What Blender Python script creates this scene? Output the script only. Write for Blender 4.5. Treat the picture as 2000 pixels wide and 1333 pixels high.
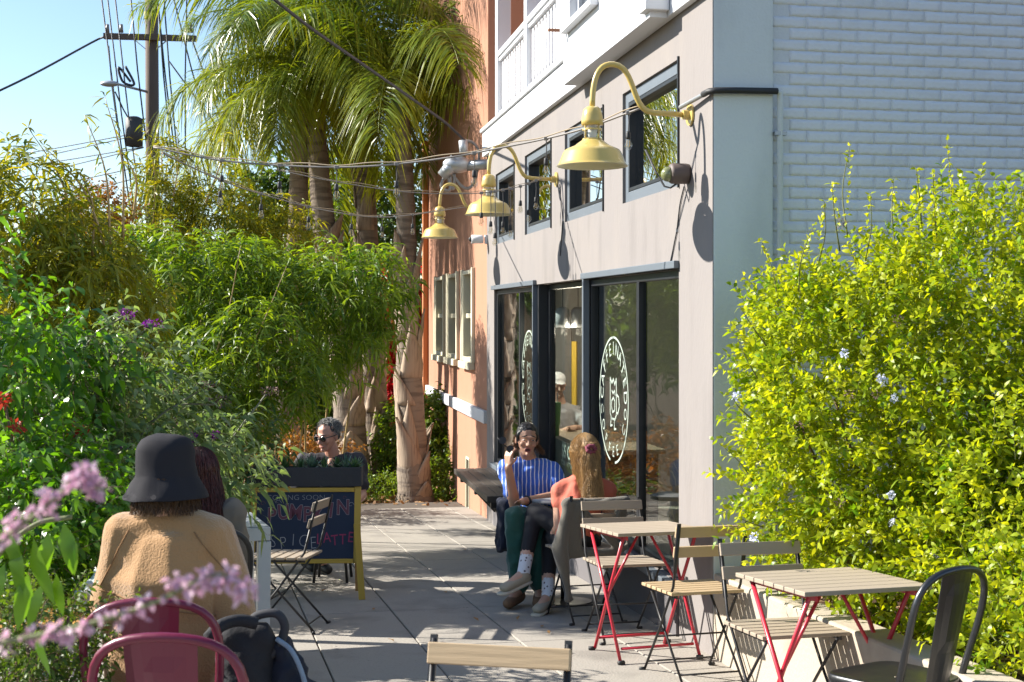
import bpy, bmesh, math, random
import numpy as np
from mathutils import Vector, Matrix, Euler, noise

# ------------------------------------------------------------------ camera, world, sun, exposure
for o in list(bpy.data.objects): bpy.data.objects.remove(o)
SC = bpy.context.scene
col = SC.collection
FPX, HOR, CAMZ = 2500.0, 618.0, 1.46
cam = bpy.data.cameras.new('camera'); cam.sensor_width = 36.0; cam.lens = FPX/2000*36
cam.shift_y = -(666.5-HOR)/2000.0
cam.clip_start = 0.05; cam.clip_end = 3000
cam.dof.use_dof = True; cam.dof.focus_distance = 8.5; cam.dof.aperture_fstop = 8.0
camo = bpy.data.objects.new('camera', cam); col.objects.link(camo)
camo.location = (0, 0, CAMZ); camo.rotation_euler = (math.pi/2, 0, 0)
SC.camera = camo

SUN = Vector((-0.815, 0.165, 0.54)).normalized()          # direction towards the sun
w = bpy.data.worlds.new('World'); SC.world = w; w.use_nodes = True
nt = w.node_tree; nt.nodes.clear()
sky = nt.nodes.new('ShaderNodeTexSky'); sky.sky_type = 'NISHITA'; sky.sun_disc = False
sky.sun_elevation = math.asin(SUN.z); sky.sun_rotation = math.atan2(SUN.x, SUN.y)
sky.air_density = 1.0; sky.dust_density = 0.25; sky.ozone_density = 2.2; sky.altitude = 20
bg = nt.nodes.new('ShaderNodeBackground'); bg.inputs['Strength'].default_value = 0.088
out = nt.nodes.new('ShaderNodeOutputWorld')
nt.links.new(sky.outputs[0], bg.inputs[0]); nt.links.new(bg.outputs[0], out.inputs[0])
sl = bpy.data.lights.new('sun', 'SUN'); sl.energy = 5.0; sl.angle = math.radians(0.55); sl.color = (1.0, 0.95, 0.86)
so = bpy.data.objects.new('sun', sl); col.objects.link(so)
so.rotation_euler = (-SUN).to_track_quat('-Z', 'Y').to_euler(); so.location = (-20, 4, 14)
SC.view_settings.view_transform = 'Standard'; SC.view_settings.look = 'None'
SC.view_settings.exposure = 1.28; SC.view_settings.gamma = 1.0; SC.view_settings.use_curve_mapping = False
SC.render.engine = 'CYCLES'
SC.cycles.use_denoising = True
SC.cycles.max_bounces = 7; SC.cycles.diffuse_bounces = 3; SC.cycles.glossy_bounces = 3
SC.cycles.transmission_bounces = 5; SC.cycles.transparent_max_bounces = 10
SC.cycles.caustics_reflective = False; SC.cycles.caustics_refractive = False
SC.cycles.sample_clamp_indirect = 6

# ------------------------------------------------------------------ geometry helpers
SLOPE = 0.058
def g(y):
    if y < -6: return SLOPE*6
    if y < 17: return -SLOPE*y
    t = y-17
    return -SLOPE*17 - SLOPE*6*(1-math.exp(-t/6))
def P(u, v, Y):                       # photo pixel + distance -> point
    return Vector(((u-1000)/FPX*Y, Y, CAMZ-(v-HOR)/FPX*Y))
def V(*a): return Vector(a)
CW = Vector((1.10, 7.02, 0)); DW = Vector((-0.184, 0.983, 0)).normalized(); NW = Vector((-DW.y, DW.x, 0))
def WS(u, v=HOR, d=0.0):              # photo pixel on the shop wall (pushed out by d) -> (s, z)
    k = (u-1000)/FPX; c = CW+NW*d
    s = (k*c.y-c.x)/(DW.x-k*DW.y); Y = c.y+s*DW.y
    return s, CAMZ-(v-HOR)/FPX*Y
def S(u, d=0.0): return WS(u, HOR, d)[0]
def WP(s, d, z): p = CW+DW*s+NW*d; return Vector((p.x, p.y, z))

class MB:
    def __init__(s): s.v = []; s.f = []
    def add(s, vs, fs):
        n = len(s.v); s.v += [tuple(q) for q in vs]; s.f += [tuple(i+n for i in f) for f in fs]; return s
    def box(s, a, b, M=None):
        x0, y0, z0 = a; x1, y1, z1 = b
        vs = [Vector(q) for q in ((x0,y0,z0),(x1,y0,z0),(x1,y1,z0),(x0,y1,z0),(x0,y0,z1),(x1,y0,z1),(x1,y1,z1),(x0,y1,z1))]
        if M: vs = [M@q for q in vs]
        return s.add(vs, [(0,3,2,1),(4,5,6,7),(0,1,5,4),(1,2,6,5),(2,3,7,6),(3,0,4,7)])
    def cbox(s, c, size, M=None):
        c = Vector(c); h = Vector(size)/2
        T = Matrix.Translation(c) @ (M if M else Matrix())
        return s.box(-h, h, T)
    def bar(s, a, b, wd, th, up=(0,0,1)):          # rectangular bar from a to b
        a, b = Vector(a), Vector(b); d = (b-a); L = d.length; d.normalize()
        up = Vector(up); x = d.cross(up)
        if x.length < 1e-4: x = d.cross(Vector((0,1,0)))
        x.normalize(); y = x.cross(d).normalized()
        vs = []
        for q in (a, b):
            for sx, sy in ((-1,-1),(1,-1),(1,1),(-1,1)): vs.append(q+x*sx*wd/2+y*sy*th/2)
        return s.add(vs, [(3,2,1,0),(4,5,6,7),(0,1,5,4),(1,2,6,5),(2,3,7,6),(3,0,4,7)])
    def tube(s, pts, r, n=8, cap=True):
        pts = [Vector(p) for p in pts]; m = len(pts)
        rs = r if isinstance(r, (list, tuple)) else [r]*m
        up = None; vs = []
        for i, p in enumerate(pts):
            d = (pts[min(i+1, m-1)]-pts[max(i-1, 0)]).normalized()
            if up is None:
                up = d.cross(Vector((0,0,1)))
                if up.length < 1e-3: up = Vector((1,0,0))
                up.normalize()
            else:
                up = (up-d*up.dot(d)).normalized()
            q = d.cross(up)
            for k in range(n):
                a = 2*math.pi*k/n; vs.append(p+(up*math.cos(a)+q*math.sin(a))*rs[i])
        fs = []
        for i in range(m-1):
            for k in range(n):
                k2 = (k+1) % n; fs.append((i*n+k, i*n+k2, (i+1)*n+k2, (i+1)*n+k))
        if cap: fs.append(tuple(range(n-1, -1, -1))); fs.append(tuple((m-1)*n+k for k in range(n)))
        return s.add(vs, fs)
    def lathe(s, prof, c=(0,0,0), n=24, M=None, jit=None):
        vs = []; fs = []; m = len(prof); c = Vector(c)
        for r, z in prof:
            for k in range(n):
                a = 2*math.pi*k/n; q = Vector((r*math.cos(a), r*math.sin(a), z))
                if jit: q = jit(q)
                if M: q = M@q
                vs.append(q+c)
        for i in range(m-1):
            for k in range(n):
                k2 = (k+1) % n; fs.append((i*n+k, i*n+k2, (i+1)*n+k2, (i+1)*n+k))
        return s.add(vs, fs)
    def ball(s, c, r, n=10, m=7, M=None):
        rr = r if isinstance(r, (list, tuple)) else (r, r, r); c = Vector(c)
        vs = []; fs = []
        for i in range(m+1):
            t = math.pi*i/m
            for k in range(n):
                a = 2*math.pi*k/n
                q = Vector((rr[0]*math.sin(t)*math.cos(a), rr[1]*math.sin(t)*math.sin(a), -rr[2]*math.cos(t)))
                if M: q = M@q
                vs.append(q+c)
        for i in range(m):
            for k in range(n):
                k2 = (k+1) % n; fs.append((i*n+k, i*n+k2, (i+1)*n+k2, (i+1)*n+k))
        return s.add(vs, fs)
    def mesh(s, name):
        me = bpy.data.meshes.new(name); me.from_pydata(s.v, [], s.f); me.validate(); return me
    def build(s, name, mat, parent=None, smooth=False, bevel=0):
        return ob(name, s.mesh(name), mat, parent, smooth, bevel)

def ob(name, me, mat=None, parent=None, smooth=False, bevel=0):
    o = bpy.data.objects.new(name, me); col.objects.link(o)
    if mat is not None and len(me.materials) == 0: me.materials.append(mat)
    if parent is not None: o.parent = parent
    if smooth: me.polygons.foreach_set('use_smooth', [True]*len(me.polygons))
    if bevel:
        b = o.modifiers.new('bevel', 'BEVEL'); b.width = bevel; b.segments = 2; b.limit_method = 'ANGLE'
    return o
def tag(o, label=None, cat=None, group=None, kind=None):
    if label: o['label'] = label
    if cat: o['category'] = cat
    if group: o['group'] = group
    if kind: o['kind'] = kind
    return o
def empty(name, loc=(0,0,0), rz=0, label=None, cat=None, group=None, tilt=False):
    o = bpy.data.objects.new(name, None); col.objects.link(o); o.empty_display_size = 0.1
    M = Matrix.Translation(Vector(loc))
    if tilt: M = M @ Matrix.Rotation(-SLOPE, 4, 'X')
    M = M @ Matrix.Rotation(rz, 4, 'Z')
    o.matrix_world = M
    return tag(o, label, cat, group)
def copy_tree(o, parent=None):
    c = o.copy(); col.objects.link(c); c.parent = parent
    for ch in list(o.children): copy_tree(ch, c)
    return c
def setM(o, x, y, rz, dz=0.0):
    o.matrix_world = Matrix.Translation((x, y, g(y)+dz)) @ Matrix.Rotation(-SLOPE, 4, 'X') @ Matrix.Rotation(rz, 4, 'Z')
    return o
R = math.radians

# ------------------------------------------------------------------ materials
def newmat(name):
    m = bpy.data.materials.new(name); m.use_nodes = True
    return m, m.node_tree, m.node_tree.nodes['Principled BSDF']
def N(nt, t, **kw):
    n = nt.nodes.new(t)
    for k, v in kw.items():
        if k in n.inputs.keys() if hasattr(n.inputs, 'keys') else False: n.inputs[k].default_value = v
        else: setattr(n, k, v)
    return n
def mat(name, c, rough=0.6, metal=0.0, c2=None, scale=6.0, amt=0.5, bump=0.0, bscale=None, stretch=None, spec=0.5,
        detail=6, rvar=0.1, coord='Object', sheen=0, coat=0):
    """base colour mixed towards c2 by noise, rough variation, fine bump"""
    m, nt, b = newmat(name); L = nt.links
    tc = N(nt, 'ShaderNodeTexCoord'); mp = N(nt, 'ShaderNodeMapping')
    L.new(tc.outputs[coord], mp.inputs[0])
    if stretch: mp.inputs['Scale'].default_value = stretch
    oi = N(nt, 'ShaderNodeObjectInfo')
    mm = N(nt, 'ShaderNodeMath', operation='MULTIPLY'); mm.inputs[1].default_value = 37.0
    L.new(oi.outputs['Random'], mm.inputs[0])
    n1 = N(nt, 'ShaderNodeTexNoise', noise_dimensions='4D'); n1.inputs['Scale'].default_value = scale; n1.inputs['Detail'].default_value = detail
    L.new(mp.outputs[0], n1.inputs['Vector']); L.new(mm.outputs[0], n1.inputs['W'])
    rp = N(nt, 'ShaderNodeValToRGB')
    c2 = c2 or tuple(x*0.6 for x in c[:3])
    rp.color_ramp.elements[0].position = 0.5-0.35*amt; rp.color_ramp.elements[1].position = 0.5+0.5*(1-amt)+0.2
    rp.color_ramp.elements[0].color = (*c2[:3], 1); rp.color_ramp.elements[1].color = (*c[:3], 1)
    rp.color_ramp.elements[0].position = 0.28; rp.color_ramp.elements[1].position = 0.68
    mx = N(nt, 'ShaderNodeMix', data_type='RGBA'); mx.inputs[0].default_value = amt
    mx.inputs[6].default_value = (*c[:3], 1); L.new(rp.outputs[0], mx.inputs[7])
    L.new(mx.outputs[2], b.inputs['Base Color'])
    b.inputs['Metallic'].default_value = metal; b.inputs['Specular IOR Level'].default_value = spec
    mr = N(nt, 'ShaderNodeMapRange'); mr.inputs['To Min'].default_value = max(0.02, rough-rvar); mr.inputs['To Max'].default_value = min(1, rough+rvar)
    L.new(n1.outputs[0], mr.inputs[0]); L.new(mr.outputs[0], b.inputs['Roughness'])
    if sheen: b.inputs['Sheen Weight'].default_value = sheen
    if coat: b.inputs['Coat Weight'].default_value = coat; b.inputs['Coat Roughness'].default_value = 0.15
    if bump:
        n2 = N(nt, 'ShaderNodeTexNoise'); n2.inputs['Scale'].default_value = bscale or scale*6; n2.inputs['Detail'].default_value = 5
        L.new(mp.outputs[0], n2.inputs['Vector'])
        bp = N(nt, 'ShaderNodeBump'); bp.inputs['Strength'].default_value = bump; bp.inputs['Distance'].default_value = 0.01
        L.new(n2.outputs[0], bp.inputs['Height']); L.new(bp.outputs[0], b.inputs['Normal'])
    return m
def leafmat(name, dark, light, trans=0.4, rough=0.42, tcol=None, spec=0.45):
    m, nt, b = newmat(name); L = nt.links
    at = N(nt, 'ShaderNodeAttribute', attribute_name='tint')
    rp = N(nt, 'ShaderNodeValToRGB'); e = rp.color_ramp.elements
    e[0].color = (*dark, 1); e[1].color = (*light, 1)
    L.new(at.outputs['Fac'], rp.inputs[0]); L.new(rp.outputs[0], b.inputs['Base Color'])
    b.inputs['Roughness'].default_value = rough; b.inputs['Specular IOR Level'].default_value = spec
    tr = N(nt, 'ShaderNodeBsdfTranslucent')
    hs = N(nt, 'ShaderNodeMix', data_type='RGBA', blend_type='MULTIPLY'); hs.inputs[0].default_value = 1.0
    hs.inputs[7].default_value = (*(tcol or (1.9, 1.5, 0.5)), 1)
    L.new(rp.outputs[0], hs.inputs[6]); L.new(hs.outputs[2], tr.inputs[0])
    mx = N(nt, 'ShaderNodeMixShader'); mx.inputs[0].default_value = trans
    L.new(b.outputs[0], mx.inputs[1]); L.new(tr.outputs[0], mx.inputs[2])
    L.new(mx.outputs[0], nt.nodes['Material Output'].inputs[0])
    return m
def glassmat(name, tint=(0.82, 0.88, 0.86), refl=1.0, rough=0.0, ior=1.6, wob=0.0):
    m, nt, b = newmat(name); L = nt.links; nt.nodes.remove(b)
    fr = N(nt, 'ShaderNodeFresnel'); ge = N(nt, 'ShaderNodeNewGeometry'); im = N(nt, 'ShaderNodeMix', data_type='FLOAT')
    im.inputs[2].default_value = ior; im.inputs[3].default_value = 1/ior      # same reflectance from either side of a face
    L.new(ge.outputs['Backfacing'], im.inputs[0]); L.new(im.outputs[0], fr.inputs[0])
    ml = N(nt, 'ShaderNodeMath', operation='MULTIPLY'); ml.inputs[1].default_value = refl; ml.use_clamp = True
    L.new(fr.outputs[0], ml.inputs[0])
    t = N(nt, 'ShaderNodeBsdfTransparent'); t.inputs[0].default_value = (*tint, 1)
    gl = N(nt, 'ShaderNodeBsdfGlossy'); gl.inputs['Roughness'].default_value = rough
    if wob:
        tc = N(nt, 'ShaderNodeTexCoord'); mp = N(nt, 'ShaderNodeMapping'); mp.inputs['Scale'].default_value = (1.2, 1.2, 3.0)
        n2 = N(nt, 'ShaderNodeTexNoise'); n2.inputs['Scale'].default_value = 1.6; n2.inputs['Detail'].default_value = 1
        bp = N(nt, 'ShaderNodeBump'); bp.inputs['Strength'].default_value = wob; bp.inputs['Distance'].default_value = 0.02
        L.new(tc.outputs['Object'], mp.inputs[0]); L.new(mp.outputs[0], n2.inputs['Vector'])
        L.new(n2.outputs[0], bp.inputs['Height']); L.new(bp.outputs[0], gl.inputs['Normal'])
    mx = N(nt, 'ShaderNodeMixShader'); L.new(ml.outputs[0], mx.inputs[0]); L.new(t.outputs[0], mx.inputs[1]); L.new(gl.outputs[0], mx.inputs[2])
    L.new(mx.outputs[0], nt.nodes['Material Output'].inputs[0])
    return m
def stripemat(name, base, line, period, width, rough=0.8, axis=0):
    m, nt, b = newmat(name); L = nt.links
    tc = N(nt, 'ShaderNodeTexCoord'); sp = N(nt, 'ShaderNodeSeparateXYZ'); L.new(tc.outputs['Object'], sp.inputs[0])
    nz = N(nt, 'ShaderNodeTexNoise'); nz.inputs['Scale'].default_value = 9; L.new(tc.outputs['Object'], nz.inputs['Vector'])
    sc_ = N(nt, 'ShaderNodeMath', operation='MULTIPLY_ADD'); sc_.inputs[1].default_value = 0.022
    L.new(nz.outputs[0], sc_.inputs[0]); L.new(sp.outputs[axis], sc_.inputs[2])
    a = N(nt, 'ShaderNodeMath', operation='MULTIPLY'); a.inputs[1].default_value = 1/period; L.new(sc_.outputs[0], a.inputs[0])
    f = N(nt, 'ShaderNodeMath', operation='FRACT'); L.new(a.outputs[0], f.inputs[0])
    lt = N(nt, 'ShaderNodeMath', operation='LESS_THAN'); lt.inputs[1].default_value = width; L.new(f.outputs[0], lt.inputs[0])
    mx = N(nt, 'ShaderNodeMix', data_type='RGBA'); L.new(lt.outputs[0], mx.inputs[0])
    mx.inputs[6].default_value = (*base, 1); mx.inputs[7].default_value = (*line, 1)
    L.new(mx.outputs[2], b.inputs['Base Color']); b.inputs['Roughness'].default_value = rough
    return m

M = {}
def wood(name, c, c2, rough=0.6, axis=0):
    st = [26, 26, 26]; st[axis] = 1.6
    M[name] = mat(name, c, rough, c2=c2, scale=1.6, amt=0.9, bump=0.25, bscale=3.0, stretch=tuple(st), detail=8)
wood('acacia', (0.50, 0.37, 0.22), (0.30, 0.20, 0.11), 0.62)
wood('acacia_grey', (0.40, 0.33, 0.25), (0.24, 0.19, 0.14), 0.7)
wood('bench_wood', (0.075, 0.062, 0.052), (0.022, 0.018, 0.016), 0.45, axis=0)
wood('yellow_wood', (0.50, 0.33, 0.035), (0.30, 0.19, 0.03), 0.55, axis=2)
wood('raw_leg', (0.42, 0.24, 0.08), (0.27, 0.14, 0.04), 0.6, axis=2)
wood('pole_wood', (0.17, 0.12, 0.09), (0.06, 0.043, 0.033), 0.85, axis=2)
M['black_steel'] = mat('black_steel', (0.018, 0.018, 0.02), 0.42, 0.2, c2=(0.05, 0.045, 0.04), scale=14, amt=0.5)
M['red_steel'] = mat('red_steel', (0.55, 0.022, 0.045), 0.38, 0.0, c2=(0.36, 0.015, 0.03), scale=9, amt=0.6, coat=0.3)
M['magenta'] = mat('magenta', (0.15, 0.006, 0.032), 0.36, 0.0, c2=(0.09, 0.004, 0.02), scale=7, amt=0.6, coat=0.15, bump=0.05, bscale=60)
M['gunmetal'] = mat('gunmetal', (0.07, 0.072, 0.075), 0.34, 0.75, c2=(0.03, 0.03, 0.033), scale=8, amt=0.6, bump=0.05, bscale=70)
M['silver_paint'] = mat('silver_paint', (0.46, 0.48, 0.50), 0.42, 0.35, c2=(0.33, 0.35, 0.38), scale=11, amt=0.6)
M['galv'] = mat('galv', (0.42, 0.43, 0.44), 0.45, 0.7, c2=(0.24, 0.25, 0.26), scale=9, amt=0.7)
M['stucco'] = mat('stucco', (0.255, 0.232, 0.222), 0.92, c2=(0.20, 0.183, 0.175), scale=1.7, amt=0.75, bump=0.25, bscale=45, spec=0.2, stretch=(1, 1, 0.35))
M['stucco_shaded'] = mat('stucco_shaded', (0.16, 0.15, 0.155), 0.85, c2=(0.10, 0.095, 0.10), scale=2.5, amt=0.7, bump=0.2, bscale=50, spec=0.2)  # wall stucco darkened to carry the shade below the sill
M['white_plaster'] = mat('white_plaster', (0.66, 0.70, 0.70), 0.85, c2=(0.50, 0.54, 0.53), scale=2.4, amt=0.6, bump=0.35, bscale=60, spec=0.25)
M['white_brick'] = mat('white_brick', (0.70, 0.72, 0.75), 0.8, c2=(0.60, 0.62, 0.65), scale=7, amt=0.6, bump=0.5, bscale=40, spec=0.25)
M['white_paint'] = mat('white_paint', (0.66, 0.67, 0.69), 0.6, c2=(0.52, 0.53, 0.56), scale=3, amt=0.6, bump=0.08, bscale=40)
M['orange_stucco'] = mat('orange_stucco', (0.42, 0.22, 0.145), 0.92, c2=(0.36, 0.18, 0.115), scale=1.6, amt=0.7, bump=0.3, bscale=55, spec=0.2)
M['dark_frame'] = mat('dark_frame', (0.022, 0.024, 0.028), 0.4, 0.3, c2=(0.04, 0.042, 0.047), scale=5, amt=0.5)
M['grey_frame'] = mat('grey_frame', (0.12, 0.145, 0.175), 0.5, 0.2, c2=(0.17, 0.185, 0.20), scale=6, amt=0.7)
M['cream_trim'] = mat('cream_trim', (0.62, 0.58, 0.43), 0.7, c2=(0.52, 0.48, 0.36), scale=6, amt=0.5)
M['yellow_enamel'] = mat('yellow_enamel', (0.58, 0.43, 0.13), 0.3, 0.0, c2=(0.50, 0.36, 0.10), scale=5, amt=0.5, coat=0.3)
M['pale_enamel'] = mat('pale_enamel', (0.70, 0.66, 0.48), 0.4, c2=(0.60, 0.56, 0.40), scale=5, amt=0.5)
M['concrete'] = mat('concrete', (0.365, 0.335, 0.295), 0.9, c2=(0.27, 0.245, 0.212), scale=1.3, amt=0.85, bump=0.35, bscale=70, spec=0.2, coord='Object')
M['planter_concrete'] = mat('planter_concrete', (0.47, 0.41, 0.33), 0.9, c2=(0.33, 0.28, 0.22), scale=1.8, amt=0.85, bump=0.35, bscale=45, spec=0.2)
def overlay(m, kind, scale, lo, hi, colr, fac, stretch=(1, 1, 1)):
    """stains: mix a second noise or spot pattern over a material's base colour"""
    nt = m.node_tree; L = nt.links; b = nt.nodes['Principled BSDF']; src = b.inputs['Base Color'].links[0].from_socket
    tc = N(nt, 'ShaderNodeTexCoord'); mp = N(nt, 'ShaderNodeMapping'); mp.inputs['Scale'].default_value = stretch
    oi = N(nt, 'ShaderNodeObjectInfo'); ad = N(nt, 'ShaderNodeVectorMath', operation='ADD'); L.new(tc.outputs['Object'], ad.inputs[0]); L.new(oi.outputs['Location'], ad.inputs[1]); L.new(ad.outputs[0], mp.inputs[0])
    if kind == 'noise': t = N(nt, 'ShaderNodeTexNoise'); t.inputs['Detail'].default_value = 7; t.inputs['Scale'].default_value = scale; o = t.outputs[0]
    else: t = N(nt, 'ShaderNodeTexVoronoi'); t.inputs['Scale'].default_value = scale; o = t.outputs['Distance']
    L.new(mp.outputs[0], t.inputs['Vector'])
    mr = N(nt, 'ShaderNodeMapRange'); mr.inputs['From Min'].default_value = lo; mr.inputs['From Max'].default_value = hi; mr.inputs['To Min'].default_value = 0; mr.inputs['To Max'].default_value = fac
    L.new(o, mr.inputs[0])
    mx = N(nt, 'ShaderNodeMix', data_type='RGBA'); L.new(mr.outputs[0], mx.inputs[0]); L.new(src, mx.inputs[6]); mx.inputs[7].default_value = (*colr, 1)
    L.new(mx.outputs[2], b.inputs['Base Color'])
overlay(M['concrete'], 'voronoi', 5.5, 0.055, 0.03, (0.10, 0.095, 0.09), 0.75)
overlay(M['concrete'], 'noise', 2.6, 0.52, 0.72, (0.19, 0.175, 0.155), 0.6)
overlay(M['concrete'], 'noise', 90, 0.56, 0.75, (0.14, 0.135, 0.13), 0.5)
overlay(M['stucco'], 'noise', 1.0, 0.50, 0.75, (0.28, 0.25, 0.225), 0.5, (3.5, 3.5, 1.3))
overlay(M['stucco'], 'noise', 1.0, 0.54, 0.72, (0.14, 0.128, 0.122), 0.35, (5, 5, 0.9))
overlay(M['white_plaster'], 'noise', 1.3, 0.5, 0.8, (0.36, 0.39, 0.38), 0.5, (2, 2, 0.8))
overlay(M['white_brick'], 'noise', 3.0, 0.55, 0.8, (0.48, 0.50, 0.53), 0.5)
overlay(M['planter_concrete'], 'noise', 3.5, 0.55, 0.75, (0.22, 0.18, 0.14), 0.55)
overlay(M['orange_stucco'], 'noise', 1.0, 0.52, 0.8, (0.33, 0.15, 0.10), 0.45, (3, 3, 0.6))
M['soil'] = mat('soil', (0.10, 0.065, 0.04), 0.95, c2=(0.05, 0.03, 0.02), scale=6, amt=0.9, bump=0.9, bscale=30, spec=0.1)
M['bulb_glass'] = glassmat('bulb_glass', (0.93, 0.93, 0.9), 1.6, ior=1.5)
M['filament'] = mat('filament', (0.75, 0.5, 0.2), 0.4, 0.3)
M['black_rubber'] = mat('black_rubber', (0.02, 0.02, 0.022), 0.6)
M['cable_grey'] = mat('cable_grey', (0.30, 0.27, 0.25), 0.55, c2=(0.12, 0.11, 0.10), scale=14, amt=0.7)
M['rope'] = mat('rope', (0.42, 0.33, 0.22), 0.8)
M['wire'] = mat('wire', (0.03, 0.03, 0.035), 0.6)
M['shop_glass'] = glassmat('shop_glass', (0.76, 0.81, 0.79), 1.25, wob=0.10, ior=1.55)
M['upper_glass'] = glassmat('upper_glass', (0.30, 0.34, 0.36), 3.6, ior=1.7)
M['clear_glass'] = glassmat('clear_glass', (0.9, 0.93, 0.92), 0.5, ior=1.5)
M['chalk'] = mat('chalk', (0.40, 0.39, 0.38), 0.95, c2=(0.12, 0.13, 0.17), scale=60, amt=1.0)
M['chalk_pink'] = mat('chalk_pink', (0.16, 0.05, 0.065), 0.95, c2=(0.06, 0.03, 0.05), scale=70, amt=1.0)
M['board'] = mat('board', (0.014, 0.024, 0.05), 0.8, c2=(0.03, 0.04, 0.065), scale=4, amt=0.8, spec=0.3)
M['box_black'] = mat('box_black', (0.028, 0.029, 0.034), 0.75, c2=(0.018, 0.018, 0.02), scale=20, amt=0.6, bump=0.3, bscale=90)

# ------------------------------------------------------------------ leaf meshes (numpy)
def nrmz(a): return a/np.maximum(np.linalg.norm(a, axis=-1, keepdims=True), 1e-9)
def np_mesh(name, verts, tris, tint=None):
    me = bpy.data.meshes.new(name); nv = len(verts); nt_ = len(tris)
    me.vertices.add(nv); me.vertices.foreach_set('co', np.ascontiguousarray(verts, dtype=np.float32).ravel())
    me.loops.add(nt_*3); me.loops.foreach_set('vertex_index', np.ascontiguousarray(tris, dtype=np.int32).ravel())
    me.polygons.add(nt_); me.polygons.foreach_set('loop_start', np.arange(0, nt_*3, 3, dtype=np.int32))
    if tint is not None:
        a = me.attributes.new('tint', 'FLOAT', 'POINT'); a.data.foreach_set('value', np.ascontiguousarray(tint, dtype=np.float32))
    me.update(); me.validate(); return me
LT = np.array([(0,2,1),(1,2,3),(2,4,3),(3,4,5)])
def leaf_geo(pos, d, nr, Lg, Wd, droop):
    """arrays of leaves: 6 vertices and 4 triangles each"""
    n = len(pos); Lg = np.broadcast_to(np.asarray(Lg, float).reshape(-1, 1), (n, 1)); Wd = np.broadcast_to(np.asarray(Wd, float).reshape(-1, 1), (n, 1))
    d = nrmz(d); sd = nrmz(np.cross(d, nr)); up = nrmz(np.cross(sd, d))
    dn = np.array([0, 0, -1.0])
    droop = np.asarray(droop, float)
    p1 = pos+d*Lg*0.35+up*Lg*0.03+dn*Lg*droop*0.10
    p2 = pos+d*Lg*0.72+dn*Lg*droop*0.45
    p3 = pos+d*Lg+dn*Lg*droop
    fold = up*Wd*0.22
    vs = np.stack([pos, p1-sd*Wd*0.5+fold, p1+sd*Wd*0.5+fold, p2-sd*Wd*0.36+fold*0.6, p2+sd*Wd*0.36+fold*0.6, p3], 1).reshape(-1, 3)
    tr = (LT[None]+(np.arange(n)*6)[:, None, None]).reshape(-1, 3)
    return vs, tr
def twig_geo(a, b, r):
    n = len(a); d = nrmz(b-a); x = nrmz(np.cross(d, np.array([0.3, 0.2, 1.0]))); y = np.cross(d, x)
    ps = []
    for q, rr in ((a, r), (b, r*0.5)):
        for k in range(3):
            t = 2*math.pi*k/3; ps.append(q+(x*math.cos(t)+y*math.sin(t))*rr)
    vs = np.stack(ps, 1).reshape(-1, 3)
    T = []
    for k in range(3):
        k2 = (k+1) % 3; T += [(k, k2, 3+k2), (k, 3+k2, 3+k)]
    tr = (np.array(T)[None]+(np.arange(n)*6)[:, None, None]).reshape(-1, 3)
    return vs, tr
def shoots(rng, ells, n, slen, per, Lg, Wd, out_w=0.7, up_w=0.5, rnd_w=0.5, droop=0.25, inner=0.5, spread=0.9, fan=False, clip=None, lump=0.0):
    """leafy shoots through ellipsoids (centre, radii); returns leaf and twig geometry"""
    vol = np.array([e[1][0]*e[1][1]*e[1][2] for e in ells])**0.75; vol = vol/vol.sum()
    idx = rng.choice(len(ells), n, p=vol)
    C = np.array([tuple(e[0]) for e in ells])[idx]; Rr = np.array([tuple(e[1]) for e in ells])[idx]
    u = nrmz(rng.normal(size=(n, 3))); rad = inner+(1-inner)*rng.random((n, 1))**0.6
    if lump:
        ph = np.sin(u[:, :1]*7+idx[:, None]*2.1)*np.sin(u[:, 1:2]*8+1.3*idx[:, None])*np.sin(u[:, 2:]*7.5+0.7)
        rad = rad*(1+lump*ph+lump*0.35*rng.normal(size=(n, 1)))
    o = C+u*Rr*rad
    if clip is not None:
        keep = clip(o); o = o[keep]; u = u[keep]; n = len(o)
    dr = nrmz(u*out_w+np.array([0, 0, up_w])+rng.normal(size=(n, 3))*rnd_w)
    ln = slen*(0.6+0.8*rng.random((n, 1)))
    tip = o+dr*ln+np.array([0, 0, -1.0])*ln*droop*0.5
    t = np.tile(np.linspace(0.15 if not fan else 0.6, 1.0, per), (n, 1))
    pos = o[:, None]+(tip-o)[:, None]*t[..., None]
    ang = rng.random((n, 1))*6.28+np.arange(per)[None]*2.4+rng.normal(size=(n, per))*0.3
    x = nrmz(np.cross(dr, rng.normal(size=(n, 3)))); y = np.cross(dr, x)
    side = x[:, None]*np.cos(ang)[..., None]+y[:, None]*np.sin(ang)[..., None]
    ld = nrmz(dr[:, None]*(1-spread*0.6)+side*spread+rng.normal(size=(n, per, 3))*0.15)
    nn = nrmz(np.array([0, 0, 1.0])+0.9*rng.normal(size=(n, per, 3)))
    m = n*per; Ls = Lg*(0.65+0.6*rng.random(m)); Ws = Wd*(0.75+0.5*rng.random(m))
    tint = np.repeat(np.clip(np.repeat(rng.normal(0.5, 0.18, (n, 1)), per, 1).ravel()+rng.normal(0, 0.14, m), 0, 1), 6)
    lv = leaf_geo(pos.reshape(-1, 3), ld.reshape(-1, 3), nn.reshape(-1, 3), Ls, Ws, droop)
    tw = twig_geo(o, tip, np.full((n, 1), max(0.0015, Wd*0.07)))
    return lv, tint, tw, tip
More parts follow.
